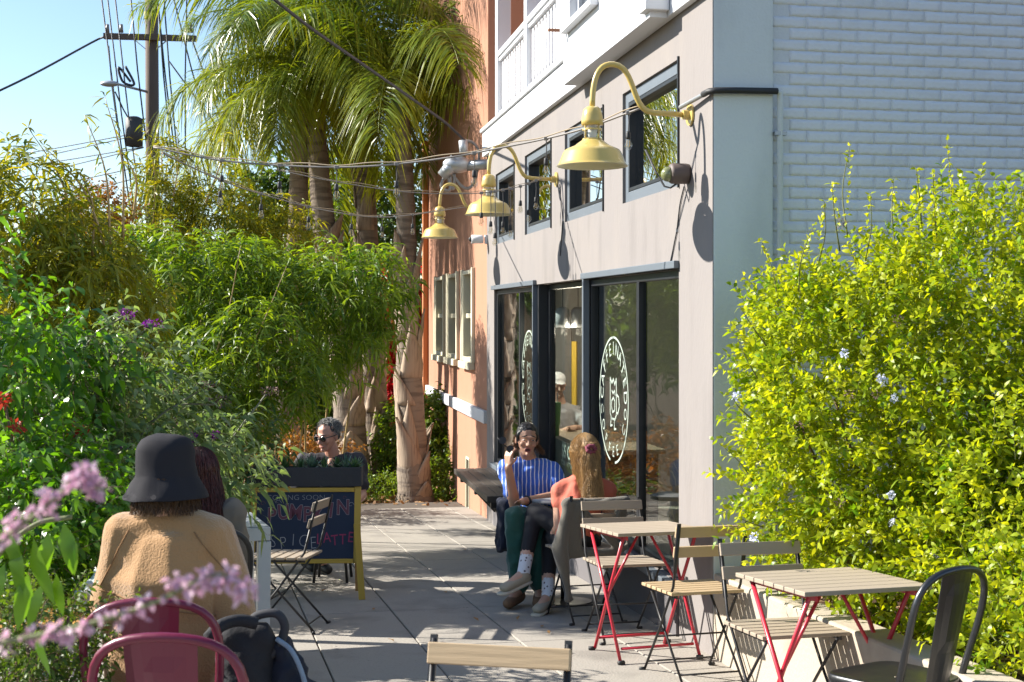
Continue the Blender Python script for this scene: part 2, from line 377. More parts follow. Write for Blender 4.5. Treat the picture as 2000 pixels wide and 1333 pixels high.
def foliage(root, rng, ells, n, leaf, twig, name='foliage', **kw):
    lv, tint, tw, tip = shoots(rng, ells, n, **kw)
    o = root.location
    off = np.array(tuple(o))
    f = ob(name, np_mesh(name, lv[0]-off, lv[1], tint), leaf, root); f['kind'] = 'stuff'
    t = ob('twigs', np_mesh('twigs', tw[0]-off, tw[1]), twig, root); t['kind'] = 'stuff'
    return tip

def bw(mb, name, mt, root, smooth=False, bevel=0):      # mesh given in world coordinates, stored relative to its root
    inv = root.matrix_world.inverted()
    mb.v = [tuple(inv @ Vector(q)) for q in mb.v]
    return mb.build(name, mt, root, smooth, bevel)

# ------------------------------------------------------------------ ground and pavement
xs = [-900, -200, -60, -25, -12, -6, -3, 0, 3, 6, 12, 25, 60, 200, 900]
ys = [-300, -60, -20, -8, -6, -3, 0, 3, 6, 9, 12, 15, 17, 19, 22, 26, 32, 45, 80, 200, 1200]
gv = [(x, y, g(y)-0.05) for y in ys for x in xs]; nx = len(xs)
gf = [(j*nx+i, j*nx+i+1, (j+1)*nx+i+1, (j+1)*nx+i) for j in range(len(ys)-1) for i in range(nx-1)]
me = bpy.data.meshes.new('ground'); me.from_pydata(gv, [], gf)
tag(ob('ground', me, M['soil']), kind='structure')

pv = empty('pavement', (-0.31, 6.46, g(6.46)), R(13.5), tilt=True); pv['kind'] = 'structure'
SW, SL = 0.575, 1.22
rs = random.Random(3)
slab_me = MB().box((-SW/2+0.0045, -SL/2+0.0025, -0.08), (SW/2-0.0045, SL/2-0.0025, 0)).mesh('slab'); slab_me.materials.append(M['concrete'])
bed = MB().box((-4.2, -6.2, -0.1), (3.8, 10.3, -0.012)).build('joint_bed', mat('joint_dirt', (0.05, 0.042, 0.035), 0.95, c2=(0.16, 0.13, 0.10), scale=3, amt=0.8), pv)
for i in range(-6, 6):
    for j in range(-5, 9):
        x = (i+0.5)*SW; y = (j+0.5)*SL-0.35
        if y > 9.9-0.05*i: continue
        o = ob('slab', slab_me, None, pv); o.location = (x, y, rs.uniform(-0.0015, 0.0015))
        b = o.modifiers.new('bevel', 'BEVEL'); b.width = 0.004; b.segments = 1

# ------------------------------------------------------------------ wall helper
def wall_holes(s0, s1, z0, z1, holes, d0, d1):
    """wall slab between depths d0 (back) and d1 (front) with rectangular openings, local x=s y=d z"""
    ss = sorted({s0, s1, *[h[0] for h in holes], *[h[1] for h in holes]}); zz = sorted({z0, z1, *[h[2] for h in holes], *[h[3] for h in holes]})
    ss = [q for q in ss if s0 <= q <= s1]; zz = [q for q in zz if z0 <= q <= z1]
    def hole(i, j):
        if i < 0 or j < 0 or i >= len(ss)-1 or j >= len(zz)-1: return True
        a = (ss[i]+ss[i+1])/2; b = (zz[j]+zz[j+1])/2
        return any(h[0] < a < h[1] and h[2] < b < h[3] for h in holes)
    mb = MB()
    for i in range(len(ss)-1):
        for j in range(len(zz)-1):
            if hole(i, j): continue
            a, b, c, e = ss[i], ss[i+1], zz[j], zz[j+1]
            mb.add([(a,d1,c),(b,d1,c),(b,d1,e),(a,d1,e)], [(3,2,1,0)])
            mb.add([(a,d0,c),(b,d0,c),(b,d0,e),(a,d0,e)], [(0,1,2,3)])
            if hole(i-1, j): mb.add([(a,d0,c),(a,d1,c),(a,d1,e),(a,d0,e)], [(0,3,2,1)])
            if hole(i+1, j): mb.add([(b,d0,c),(b,d1,c),(b,d1,e),(b,d0,e)], [(0,1,2,3)])
            if hole(i, j-1): mb.add([(a,d0,c),(b,d0,c),(b,d1,c),(a,d1,c)], [(0,3,2,1)])
            if hole(i, j+1): mb.add([(a,d0,e),(b,d0,e),(b,d1,e),(a,d1,e)], [(0,1,2,3)])
    return mb

# ------------------------------------------------------------------ the shop building
RW = math.atan2(DW.y, DW.x)
shop = empty('shop_building', CW, RW, 'grey stucco corner shop with black framed windows, white storey above and white brick side', 'building')
SE = S(951)                                       # far end of the grey wall
HEAD, SILL = 1.75, -0.127
sL0, sL1 = S(1047), S(965)                        # far glazing
sD0, sD1 = S(1143), S(1047)                       # recessed service window
sR0, sR1 = S(1326), S(1143)                       # near glazing
UW = [(S(1326), S(1216)), (S(1179), S(1103)), (S(1077), S(1025)), (S(1005), S(968))]
UZ = (2.235, 2.99)
holes = [(sR0, sR1-0.0, SILL, HEAD), (sD0, sD1, SILL, HEAD+0.06), (sL0, sL1, SILL, HEAD)]
holes = [(sR0, sL1, SILL, HEAD)]
holes += [(a, b, UZ[0], UZ[1]) for a, b in UW]
wf = wall_holes(0, SE, -1.6, 3.30, holes, -0.22, 0.0).build('front_wall', M['stucco'], shop)
# pier edges, lintels
def pc(name, a, b, m, bev=0.004, par=None): return MB().box(a, b).build(name, m, par or shop, bevel=bev)
pc('flashing', (sR0-0.01, 0.001, HEAD-0.005), (sR1+0.02, 0.035, HEAD+0.04), M['grey_frame'])
pc('flashing', (sL0-0.02, 0.001, HEAD-0.005), (sL1+0.01, 0.035, HEAD+0.04), M['grey_frame'])
def glazing(s0, s1, z0, z1, splits, d, fw=0.05, depth=0.09, m=None, gl=None, name='window'):
    m = m or M['dark_frame']
    fr = MB().box((s0, d-depth, z0), (s0+fw, d, z1)).box((s1-fw, d-depth, z0), (s1, d, z1)).box((s0+fw, d-depth, z1-fw), (s1-fw, d, z1)).box((s0+fw, d-depth, z0), (s1-fw, d, z0+fw))
    for q in splits: fr.box((q-fw*0.6, d-depth+0.002, z0+fw), (q+fw*0.6, d-0.002, z1-fw))
    f = fr.build(name, m, shop, bevel=0.004)
    qs = [s0+fw]+[q for q in splits]+[s1-fw]
    for a, b in zip(qs[:-1], qs[1:]):
        MB().box((a-0.01, d-depth/2-0.004, z0+fw-0.01), (b+0.01, d-depth/2+0.004, z1-fw+0.01)).build('pane', gl or M['shop_glass'], f)
    return f
glazing(sR0+0.004, sR1-0.01, SILL+0.003, HEAD-0.012, [S(1236)], -0.03, 0.05, 0.065)
glazing(sL0+0.01, sL1-0.004, SILL+0.003, HEAD-0.012, [S(1008)], -0.03, 0.045, 0.06)
# recess: two dark cheeks, a head and the set-back service window
pc('door_jamb', (sD0+0.004, -0.15, SILL), (sD0+0.05, -0.012, HEAD-0.004), M['dark_frame'])
pc('door_jamb', (sD1-0.06, -0.17, SILL), (sD1-0.004, -0.012, HEAD-0.004), M['dark_frame'])
glazing(sD0+0.052, sD1-0.062, SILL+0.003, HEAD-0.004, [], -0.10, 0.045, 0.05, gl=M['clear_glass'])
pc('mullion_cap', (sR1-0.052, -0.02, SILL), (sR1-0.012, 0.03, HEAD-0.006), M['grey_frame'])
pc('mullion_cap', (sL0+0.012, -0.02, SILL), (sL0+0.04, 0.03, HEAD-0.006), M['grey_frame'])
pc('window_sill', (sR0-0.01, -0.03, SILL-0.05), (sL1+0.01, 0.05, SILL-0.003), M['grey_frame'])
# wall base under the windows, its shade put into a darker stucco
pc('shaded_base', (sR0, 0.002, -1.55), (sL1-0.02, 0.018, SILL-0.052), M['stucco_shaded'], 0)
for a, b in UW:
    f = glazing(a+0.003, b-0.003, UZ[0]+0.003, UZ[1]-0.003, [], -0.02, 0.07, 0.11, m=M['grey_frame'], gl=M['upper_glass'])
    pc('casing', (a-0.012, 0.001, UZ[0]-0.012), (a+0.0, 0.012, UZ[1]+0.012), M['dark_frame'], 0, f)
    MB().box((a+0.075, -0.075, UZ[0]+0.075), (a+0.10, -0.02, UZ[1]-0.075)).box((b-0.10, -0.075, UZ[0]+0.075), (b-0.075, -0.02, UZ[1]-0.075)).box((a+0.10, -0.075, UZ[1]-0.10), (b-0.10, -0.02, UZ[1]-0.075)).box((a+0.10, -0.075, UZ[0]+0.075), (b-0.10, -0.02, UZ[0]+0.10)).build('sash', M['dark_frame'], f, bevel=0.003)
# interior shell
IN = mat('inner_wall', (0.70, 0.69, 0.66), 0.9, c2=(0.6, 0.59, 0.56), scale=2, amt=0.6)
FL = mat('inner_floor', (0.60, 0.53, 0.45), 0.5, c2=(0.5, 0.44, 0.37), scale=3, amt=0.6)
pc('floor', (0.23, -5.0, -0.62), (SE-0.02, -0.225, -0.55), FL, 0)
pc('ceiling', (0.23, -5.0, 3.12), (SE-0.02, -0.225, 3.2), IN, 0)
pc('inner_wall', (0.23, -5.1, -0.6), (SE-0.02, -5.0, 3.2), IN, 0)
pc('inner_wall', (SE-0.14, -5.0, -0.6), (SE-0.02, -0.225, 3.2), IN, 0)
pc('partition', (3.5, -4.4, -0.55), (SE-0.16, -4.3, 3.1), mat('tile_wall', (0.5, 0.5, 0.48), 0.4, c2=(0.42, 0.42, 0.41), scale=14, amt=0.6), 0)
# side wall: plaster pier and painted brick panel; local side coordinates are written in the shop frame: x = -along? (far is +x), y = -t
TP = 0.352
pier = MB().box((0.0, -TP, -1.6), (0.222, -0.003, 6.5))
pier.v = [(x-0.004 if x == 0.0 else x, y, z) for x, y, z in pier.v]
pier.build('plaster_pier', M['white_plaster'], shop, bevel=0.01)
bk = MB().box((0.0418, -6.0, -1.6), (0.22, -TP-0.002, 6.5)).build('brick_backing', mat('white_mortar', (0.62, 0.65, 0.68), 0.85, c2=(0.50, 0.52, 0.55), scale=5, amt=0.6, bump=0.4, bscale=50), shop)
BL, BH = 0.205, 0.062
bms = []
for k in range(8):
    rb = random.Random(k)
    mb = MB()
    n1, n2 = 8, 3; vs = []; 
    for j in range(n2+1):
        for i in range(n1+1):
            e = 1.0 if (i in (0, n1) or j in (0, n2)) else 0.0
            vs.append((rb.uniform(-0.0006, 0.0006)-0.0017, -(i/n1-0.5)*(BL-0.003)+rb.uniform(-0.0016, 0.0016), (j/n2-0.5)*(BH-0.002)+rb.uniform(-0.0016, 0.0016)))
    fs = [(j*(n1+1)+i, j*(n1+1)+i+1, (j+1)*(n1+1)+i+1, (j+1)*(n1+1)+i) for j in range(n2) for i in range(n1)]
    mb.add(vs, fs)
    # rim back to the wall
    rim = [i for i in range(n1+1)]+[j*(n1+1)+n1 for j in range(1, n2+1)]+[n2*(n1+1)+i for i in range(n1-1, -1, -1)]+[j*(n1+1) for j in range(n2-1, 0, -1)]
    nb = len(mb.v); mb.v += [(0.003, mb.v[i][1], mb.v[i][2]) for i in rim]
    for q in range(len(rim)):
        q2 = (q+1) % len(rim); mb.f.append((rim[q2], rim[q], nb+q, nb+q2))
    m_ = mb.mesh('brick'); m_.materials.append(M['white_brick']); m_.polygons.foreach_set('use_smooth', [True]*len(m_.polygons)); bms.append(m_)
rb = random.Random(8)
zrow = 0.95; r_ = 0
while zrow < 3.42:
    off = 0.5*BL*(r_ % 2)
    for i in range(9):
        y0 = TP+0.006+i*BL-off+BL/2
        if y0-BL/2 < TP: continue
        o = ob('brick', rb.choice(bms), None, shop); o.location = (0.0424+rb.uniform(-0.0004, 0.0004), -y0, zrow); o.rotation_euler = (rb.uniform(-0.008, 0.008), 0, rb.uniform(-0.003, 0.003))
    zrow += BH+0.0025*rb.random(); r_ += 1
# white upper storey
FB = 3.25
sB0, sB1 = S(1272, 0.15), S(1103, 0.15)          # shallow bay
sV = S(1095)
pc('fascia', (-0.002, 0.003, FB), (SE+0.02, 0.05, FB+0.27), M['white_paint'], 0.006)
pc('fascia_moulding', (-0.004, 0.003, FB+0.272), (SE+0.04, 0.075, FB+0.31), M['white_paint'], 0.008)
uh = [(S(1208), S(1152), 3.66, 5.2)]
wall_holes(-0.01, sV, FB+0.312, 6.4, uh, -0.2, 0.04).build('upper_wall', M['white_paint'], shop)
bay = wall_holes(sB0, sB1, FB-0.004, 6.38, uh, 0.052, 0.16).build('bay', M['white_paint'], shop, bevel=0.006)
pc('bay_bracket', (sB0-0.05, 0.052, FB+0.03), (sB0+0.10, 0.20, FB+0.13), M['white_paint'], 0.006, bay)
pc('bay_pilaster', (sB0-0.04, 0.052, FB+0.15), (sB0+0.09, 0.185, 6.3), M['white_paint'], 0.008, bay)
a, b, c, e = uh[0]
f = glazing(a, b, c, e, [(a+b)/2], 0.10, 0.05, 0.06, m=M['white_paint'], gl=M['upper_glass'])
pc('window_sill', (a-0.06, 0.162, c-0.05), (b+0.06, 0.22, c-0.003), M['white_paint'], 0.004, f)
pc('hinge_pin', (b+0.10, 0.162, c-0.02), (b+0.13, 0.30, c+0.0), mat('rust', (0.3, 0.14, 0.08), 0.8), 0.003)
# balcony floor, posts, rails, balusters
pc('balcony_floor', (sV+0.002, -1.4, FB+0.1), (SE-0.01, 0.002, FB+0.30), M['white_paint'], 0)
pc('roof', (0.23, -5.1, 3.22), (sV, -0.21, 3.30), IN, 0)
posts = [S(974, -0.03), S(1031, -0.03)]
bal_prof = [(-1, 0.010), (-0.86, 0.010), (-0.80, 0.026), (-0.72, 0.012), (-0.5, 0.02), (0, 0.024), (0.5, 0.02), (0.72, 0.012), (0.80, 0.026), (0.86, 0.010), (1, 0.010)]
def bal_mesh(h):
    vs = []; fs = []
    for t, wd in bal_prof:
        z = t*h/2
        hw = 0.031 if True else wd
        hw = 0.034-(0.026-0.010)*0 if wd < 0.02 else 0.040
        hw = {0.010: 0.042, 0.026: 0.024, 0.012: 0.042, 0.02: 0.042, 0.024: 0.042}[wd]
        vs += [(-hw, -0.015, z), (hw, -0.015, z), (hw, 0.015, z), (-hw, 0.015, z)]
    for i in range(len(bal_prof)-1):
        for k in range(4): fs.append((4*i+k, 4*i+(k+1) % 4, 4*i+4+(k+1) % 4, 4*i+4+k))
    fs += [(3,2,1,0), tuple(4*(len(bal_prof)-1)+k for k in range(4))]
    me = bpy.data.meshes.new('baluster'); me.from_pydata(vs, [], fs); me.materials.append(M['white_paint']); return me
RT, RB = 4.30, 3.63
bme = bal_mesh(RT-0.06-RB-0.03)
for pz in posts: pc('post', (pz-0.07, -0.155, FB+0.302), (pz+0.07, -0.002, 6.4), M['white_paint'], 0.012)
for p in posts: pc('post_foot', (p-0.085, -0.17, FB+0.303), (p+0.085, 0.012, FB+0.36), M['white_paint'], 0.006)
for a, b in ((sV+0.01, posts[1]-0.072), (posts[1]+0.072, posts[0]-0.072)):
    pc('top_rail', (a, -0.13, RT-0.06), (b, 0.0, RT), M['white_paint'], 0.01)
    pc('under_rail', (a, -0.11, RT-0.10), (b, -0.02, RT-0.062), M['white_paint'], 0.006)
    pc('bottom_rail', (a, -0.11, RB-0.03), (b, -0.02, RB+0.03), M['white_paint'], 0.006)
    nb = max(5, int(round((b-a)/0.135))); st = (b-a)/nb
    for i in range(nb):
        o = ob('baluster', bme, None, shop); o.location = (a+st*(i+0.5), -0.065, (RT-0.10+RB+0.03)/2)
# porch back wall in orange stucco, facing the camera
pc('porch_wall', (SE-0.02, -1.4, FB+0.302), (SE+0.08, -0.22, 6.5), M['orange_stucco'], 0)
pc('porch_wall', (sV, -1.5, FB+0.302), (SE-0.022, -1.4, 6.5), M['orange_stucco'], 0)
pc('porch_shade_roof', (sV, -1.5, 6.52), (SE+0.1, 0.05, 6.6), M['white_paint'], 0)  # out of view, added to keep the wall behind the balusters in shade
# poster inside the service window, and oval signs painted on the glass
def text_mesh(s, size, mt, name, M4, parent, extrude=0.0, offset=0.0, align='CENTER'):
    cu = bpy.data.curves.new('t', 'FONT'); cu.body = s; cu.size = size; cu.align_x = align; cu.align_y = 'CENTER'; cu.extrude = extrude; cu.offset = offset
    cu.resolution_u = 3
    t = bpy.data.objects.new('t', cu); col.objects.link(t)
    dg = bpy.context.evaluated_depsgraph_get(); me = bpy.data.meshes.new_from_object(t.evaluated_get(dg)); bpy.data.objects.remove(t)
    me.materials.clear(); me.transform(M4); o = ob(name, me, mt, parent); return o
PW = mat('paint_white', (0.42, 0.49, 0.42), 0.6, c2=(0.22, 0.27, 0.23), scale=20, amt=0.5)
def face_M(s, d, z, sx=1.0):                      # text on the wall reads from outside: +x of text runs toward -s
    return Matrix.Translation((s, d, z)) @ Matrix(((-1,0,0,0),(0,0,1,0),(0,1,0,0),(0,0,0,1))) @ Matrix.Scale(sx, 4, (1,0,0))
def oval_sign(sc, zc, d, rw, rh, word='CAFFEINATED'):
    root = MB()
    n = 56
    for r0, r1 in ((1.0, 0.965),):
        for i in range(n):
            a0 = 2*math.pi*i/n; a1 = 2*math.pi*(i+1)/n
            if 4.55 < a0 < 4.85: continue
            root.add([(sc+rw*r1*math.cos(a0), d, zc+rh*r1*math.sin(a0)), (sc+rw*r0*math.cos(a0), d, zc+rh*r0*math.sin(a0)),
                      (sc+rw*r0*math.cos(a1), d, zc+rh*r0*math.sin(a1)), (sc+rw*r1*math.cos(a1), d, zc+rh*r1*math.sin(a1))], [(0,1,2,3)])
    o = root.build('oval_sign', PW, shop); root = MB()
    # the jar figure: simple outline strokes
    def stroke(pts, wd=0.012):
        for (x0, y0), (x1, y1) in zip(pts[:-1], pts[1:]):
            p = Vector((x0, y0)); q = Vector((x1, y1)); dd = (q-p); 
            if dd.length < 1e-6: continue
            nn = Vector((-dd.y, dd.x)).normalized()*wd/2; p -= dd.normalized()*wd/3; q += dd.normalized()*wd/3
            root.add([(sc-a.x*rw, d, zc+a.y*rh) for a in (p-nn, q-nn, q+nn, p+nn)], [(0,1,2,3)])
    k = 0.05
    stroke([(-.22,.34),(-.22,-.22),(-.12,-.30),(.12,-.30),(.2,-.22),(.2,.30)], k*.7)
    stroke([(-.22,.34),(-.1,.26),(0,.33),(.1,.24),(.2,.34)], k*.7)
    stroke([(.2,.1),(.36,.06),(.4,-.08),(.3,-.2),(.2,-.18)], k*.7)
    stroke([(-.12,-.02),(0,.04),(.1,-.02),(.08,-.16),(-.06,-.2),(-.13,-.1),(-.12,-.02)], k*.6)
    stroke([(-.1,.14),(-.02,.1),(.08,.15),(.12,.08)], k*.6)
    stroke([(-.16,-.30),(-.2,-.42),(-.08,-.4)], k*.6); stroke([(.08,-.30),(.06,-.46),(.18,-.44)], k*.6)
    root.build('emblem', PW, o)['kind'] = 'stuff'
    for i, ch in enumerate(word):
        t = math.pi*(0.97-0.94*i/(len(word)-1)); rr = 0.80
        x, y = math.cos(t)*rr, math.sin(t)*rr
        ang = t-math.pi/2
        Mt = Matrix.Translation((sc-x*rw, d, zc+y*rh)) @ Matrix(((-1,0,0,0),(0,0,1,0),(0,1,0,0),(0,0,0,1))) @ Matrix.Diagonal((rw, rh, 1, 1)) @ Matrix.Rotation(ang, 4, 'Z')
        text_mesh(ch, 0.30, PW, 'letter', Mt, o)
    for i, ch in enumerate('COFFEE CO'):
        if ch == ' ': continue
        t = math.pi*(1.07+0.86*i/8); rr = 0.82
        x, y = math.cos(t)*rr, math.sin(t)*rr
        Mt = Matrix.Translation((sc-x*rw, d, zc+y*rh)) @ Matrix(((-1,0,0,0),(0,0,1,0),(0,1,0,0),(0,0,0,1))) @ Matrix.Diagonal((rw, rh, 1, 1)) @ Matrix.Rotation(t+math.pi/2, 4, 'Z')
        text_mesh(ch, 0.24, PW, 'letter', Mt, o)
s1_, zt = WS(1196, 657, -0.053); _, zb = WS(1196, 905, -0.053)
oval_sign(S(1198, -0.053), (zt+zb)/2, -0.053, 0.40, (zt-zb)/2)
_, zt = WS(1035, 645, -0.053); _, zb = WS(1035, 838, -0.053)
oval_sign(S(1033, -0.053), (zt+zb)/2, -0.053, 0.36, (zt-zb)/2)
# $5 OFF poster
ps = S(1106, -0.14)
poster = MB().box((ps-0.62, -0.140, 0.05), (ps+0.42, -0.136, 0.36)).build('poster', mat('poster_green', (0.012, 0.028, 0.024), 0.5), shop)
text_mesh('$5 OFF', 0.16, PW, 'lettering', face_M(ps-0.10, -0.1335, 0.275), poster, offset=0.003)
text_mesh('YOUR FIRST ORDER', 0.062, PW, 'lettering', face_M(ps-0.10, -0.1335, 0.175), poster)
# ------------------------------------------------------------------ the orange neighbour
OE = S(832)
orange = empty('apartment_house', WP(SE+0.1, 0, 0), RW, 'orange stucco apartment house behind the palm trunks with a white belt course', 'building')
def OO(s): return s-(SE+0.1)
ow = [(S(921), S(903)), (S(891), S(874)), (S(865), S(850))]
OZ = (0.90, 2.03)
bw_hole = (S(913), S(906.5), -1.2, -0.35)
oh = [(OO(a), OO(b), OZ[0], OZ[1]) for a, b in ow]+[(OO(bw_hole[0]), OO(bw_hole[1]), -1.3, -0.3)]
wall_holes(0.0, OO(OE), -2.2, 7.5, oh, -0.25, -0.03).build('wall', M['orange_stucco'], orange)
pc('gable_wall', (OO(OE)-0.25, -6, -2.2), (OO(OE), -0.26, 7.5), M['orange_stucco'], 0, orange)
pc('gable_wall', (0.0, -6, -2.2), (0.2, -0.26, 7.5), M['orange_stucco'], 0, orange)
pc('corner_pipe', (OO(OE)-0.10, -0.028, -2.2), (OO(OE)+0.02, 0.06, 4.2), mat('orange_trim', (0.55, 0.20, 0.07), 0.7), 0.02, orange)
pc('belt_course', (0.002, -0.029, 0.24), (OO(OE)-0.12, 0.025, 0.385), M['white_paint'], 0.01, orange)
for a, b, c, e in oh[:3]:
    fr = MB()
    t = 0.10
    fr.box((a, -0.16, c), (a+0.05, 0.0, e)).box((b-0.05, -0.16, c), (b, 0.0, e)).box((a+0.05, -0.16, e-0.05), (b-0.05, 0.0, e)).box((a+0.05, -0.16, c), (b-0.05, 0.0, c+0.05))
    fr.box((a+0.05, -0.13, (c+e)/2-0.03), (b-0.05, -0.04, (c+e)/2+0.03))
    f = fr.build('window', M['cream_trim'], orange, bevel=0.006)
    MB().box((a+0.05, -0.10, c+0.05), (b-0.05, -0.09, e-0.05)).build('pane', M['upper_glass'], f)
    MB().box((a-0.06, -0.028, c-0.09), (b+0.06, 0.05, c-0.003)).build('sill', M['cream_trim'], f, bevel=0.006)
    MB().box((a-0.09, -0.028, c-0.002), (a-0.003, 0.012, e+0.02)).build('casing', M['cream_trim'], f, bevel=0.006)
    MB().box((b+0.003, -0.028, c-0.002), (b+0.09, 0.012, e+0.02)).build('casing', M['cream_trim'], f, bevel=0.006)
    MB().box((a, -0.24, c), (b, -0.235, e)).build('curtain', mat('curtain', (0.08, 0.085, 0.09), 0.9), f)
a, b, c, e = oh[3]
f = MB().box((a, -0.14, c), (a+0.03, -0.02, e)).box((b-0.03, -0.14, c), (b, -0.02, e)).box((a+0.03, -0.14, e-0.03), (b-0.03, -0.02, e)).build('window', M['cream_trim'], orange)
MB().box((a+0.03, -0.10, c), (b-0.03, -0.09, e-0.03)).build('pane', M['upper_glass'], f)
# ------------------------------------------------------------------ concrete planter along the shop line
plx = empty('planter', CW, RW, 'long low concrete planter wall continuing the line of the grey shop', 'planter')
def sloped_block(s0, s1, d0, d1, h0, h1):
    vs = []
    for s_ in (s0, s1):
        y = CW.y+DW.y*s_
        for d_, h in ((d0, h0), (d1, h0), (d1, h1), (d0, h1)): vs.append((s_, d_, g(y)+h))
    return MB().add(vs, [(0,1,2,3),(7,6,5,4),(0,4,5,1),(1,5,6,2),(2,6,7,3),(3,7,4,0)])
sloped_block(-6.5, -0.012, -0.17, 0.0, -0.3, 0.46).build('front_wall', M['planter_concrete'], plx, bevel=0.012)
sloped_block(-6.5, -0.012, -3.5, -0.172, -0.3, 0.36).build('soil', M['soil'], plx)
rng = np.random.default_rng(5)
n = 2600
pp = np.stack([rng.uniform(-4.5, -0.05, n), rng.uniform(-1.0, -0.18, n)], 1)
p3 = np.array([(q[0], q[1], g(CW.y+DW.y*q[0])+0.366) for q in pp])
v_, t_ = leaf_geo(p3, np.concatenate([rng.normal(size=(n, 2)), 0.35*rng.normal(size=(n, 1))], 1), np.array([0, 0, 1.0])+0.5*rng.normal(size=(n, 3)), 0.05*(0.5+rng.random(n)), 0.017, 0.1)
o = ob('mulch', np_mesh('mulch', v_, t_, np.repeat(rng.random(n), 6)), leafmat('mulch', (0.12, 0.06, 0.03), (0.42, 0.27, 0.15), 0.05, 0.8), plx); o['kind'] = 'stuff'
# ------------------------------------------------------------------ counter bench under the far windows
bs0, bs1 = 4.80, 6.95; BZ = -0.18
bench = empty('counter_bench', WP((bs0+bs1)/2, 0.22, g(12.7)), RW, 'dark weathered plank counter fixed below the far shop window', 'counter')
bl = (bs1-bs0)/2; zz = BZ-g(12.7)
for k in range(4):
    MB().box((-bl, -0.215+k*0.113, zz-0.055), (bl, -0.215+k*0.113+0.109, zz)).build('plank', M['bench_wood'], bench, bevel=0.006)
for q in (-bl+0.12, 0, bl-0.12):
    MB().box((q-0.03, -0.2, zz-0.13), (q+0.03, 0.18, zz-0.057)).bar((q, 0.10, zz-0.13), (q, -0.2, zz-0.45), 0.04, 0.04, (1,0,0)).build('bracket', M['black_steel'], bench, bevel=0.004)
MB().box((-bl-0.006, -0.21, zz-0.06), (-bl-0.002, 0.23, zz-0.003)).build('edge_strip', M['bench_wood'], bench)

# ------------------------------------------------------------------ gooseneck lamps
def bez(p0, p1, p2, p3, n=10):
    return [p0*(1-t)**3+p1*3*t*(1-t)**2+p2*3*t*t*(1-t)+p3*t**3 for t in [i/n for i in range(n+1)]]
def catm(pts, k=10):
    pts = [Vector(p) for p in pts]; q = [pts[0]*2-pts[1]]+pts+[pts[-1]*2-pts[-2]]; o = []
    for i in range(1, len(q)-2):
        for j in range(k):
            t = j/k; a, b, c, d = q[i-1], q[i], q[i+1], q[i+2]
            o.append(0.5*((2*b)+(c-a)*t+(2*a-5*b+4*c-d)*t*t+(3*b-a-3*c+d)*t**3))
    o.append(pts[-1]); return o
def lamp():
    r = empty('gooseneck_lamp')                       # local: origin at the wall plate, -y is away from the wall
    r['category'] = 'lamp'; r['group'] = 'yellow gooseneck lamps on the shop wall'
    Y = M['yellow_enamel']
    MB().lathe([(0, 0), (0.062, 0), (0.062, 0.012), (0.03, 0.016), (0.028, 0.05), (0, 0.05)], n=20, M=Matrix.Rotation(R(90), 4, 'X')).build('wall_plate', Y, r, smooth=False, bevel=0)
    pts = [V(0,-0.04,0), V(0,-0.22,0.005)]+bez(V(0,-0.24,0.006), V(0,-0.36,0.03), V(0,-0.33,0.27), V(0,-0.46,0.275), 12)[1:]+bez(V(0,-0.46,0.275), V(0,-0.55,0.28), V(0,-0.585,0.20), V(0,-0.585,0.02), 10)[1:]
    MB().tube(pts, 0.0165, 12).build('arm', Y, r, smooth=True)
    MB().lathe([(0.0, 0.03), (0.03, 0.03), (0.05, 0.015), (0.058, -0.02), (0.062, -0.05), (0.062, -0.075), (0.05, -0.078), (0, -0.078)], (0, -0.585, 0), 24).build('cap', Y, r, smooth=True)
    gl = MB().lathe([(0.047, -0.078), (0.048, -0.155)], (0, -0.585, 0), 20).build('jar', M['bulb_glass'], r, smooth=True)
    cg = MB()
    for z in (-0.095, -0.152): cg.lathe([(0.052, z), (0.056, z), (0.056, z-0.011), (0.052, z-0.011), (0.052, z)], (0, -0.585, 0), 20)
    cg.build('cage_ring', Y, r, smooth=False)['kind'] = 'stuff'
    for k in range(4):
        a = k*math.pi/2+0.5; x, y = 0.054*math.cos(a), -0.585+0.054*math.sin(a)
        MB().tube([(x, y, -0.076), (x, y, -0.165)], 0.004, 6).build('cage_bar', Y, r, smooth=True)
    MB().lathe([(0, -0.08), (0.022, -0.085), (0.026, -0.12), (0.02, -0.15), (0, -0.152)], (0, -0.585, 0), 14).build('lamp_bulb', mat('opal', (0.8, 0.82, 0.8), 0.3), r, smooth=True)
    sh = [(0.045, -0.158), (0.062, -0.163), (0.078, -0.175), (0.10, -0.192), (0.135, -0.207), (0.155, -0.217), (0.166, -0.232), (0.19, -0.292), (0.2, -0.306), (0.203, -0.308)]
    s = MB().lathe(sh, (0, -0.585, 0), 40).build('shade', Y, r, smooth=True)
    ins = [(x-0.004, z-0.004) for x, z in sh[:-1]]+[(0.203, -0.309)]
    MB().lathe(list(reversed(ins)), (0, -0.585, 0), 40).build('shade_lining', M['pale_enamel'], s, smooth=True)
    return r
L1 = lamp()
lab = ['yellow gooseneck lamp with bare wall plate nearest the building corner', 'yellow gooseneck lamp with string cords tied on, between the tall upper windows', 'yellow gooseneck lamp at the palm end of the shop wall']
for i, (u, v) in enumerate(((1350, 222), (1088, 350), (963, 413))):
    o = L1 if i == 0 else copy_tree(L1)
    s_, z_ = WS(u, v); z_ = 2.62
    o.matrix_world = Matrix.Translation(WP(s_, 0.002, z_)) @ Matrix.Rotation(RW+math.pi, 4, 'Z')
    o['label'] = lab[i]
def arm_pt(u, out, dz): s_ = S(u); return WP(s_, out, 2.62+dz)

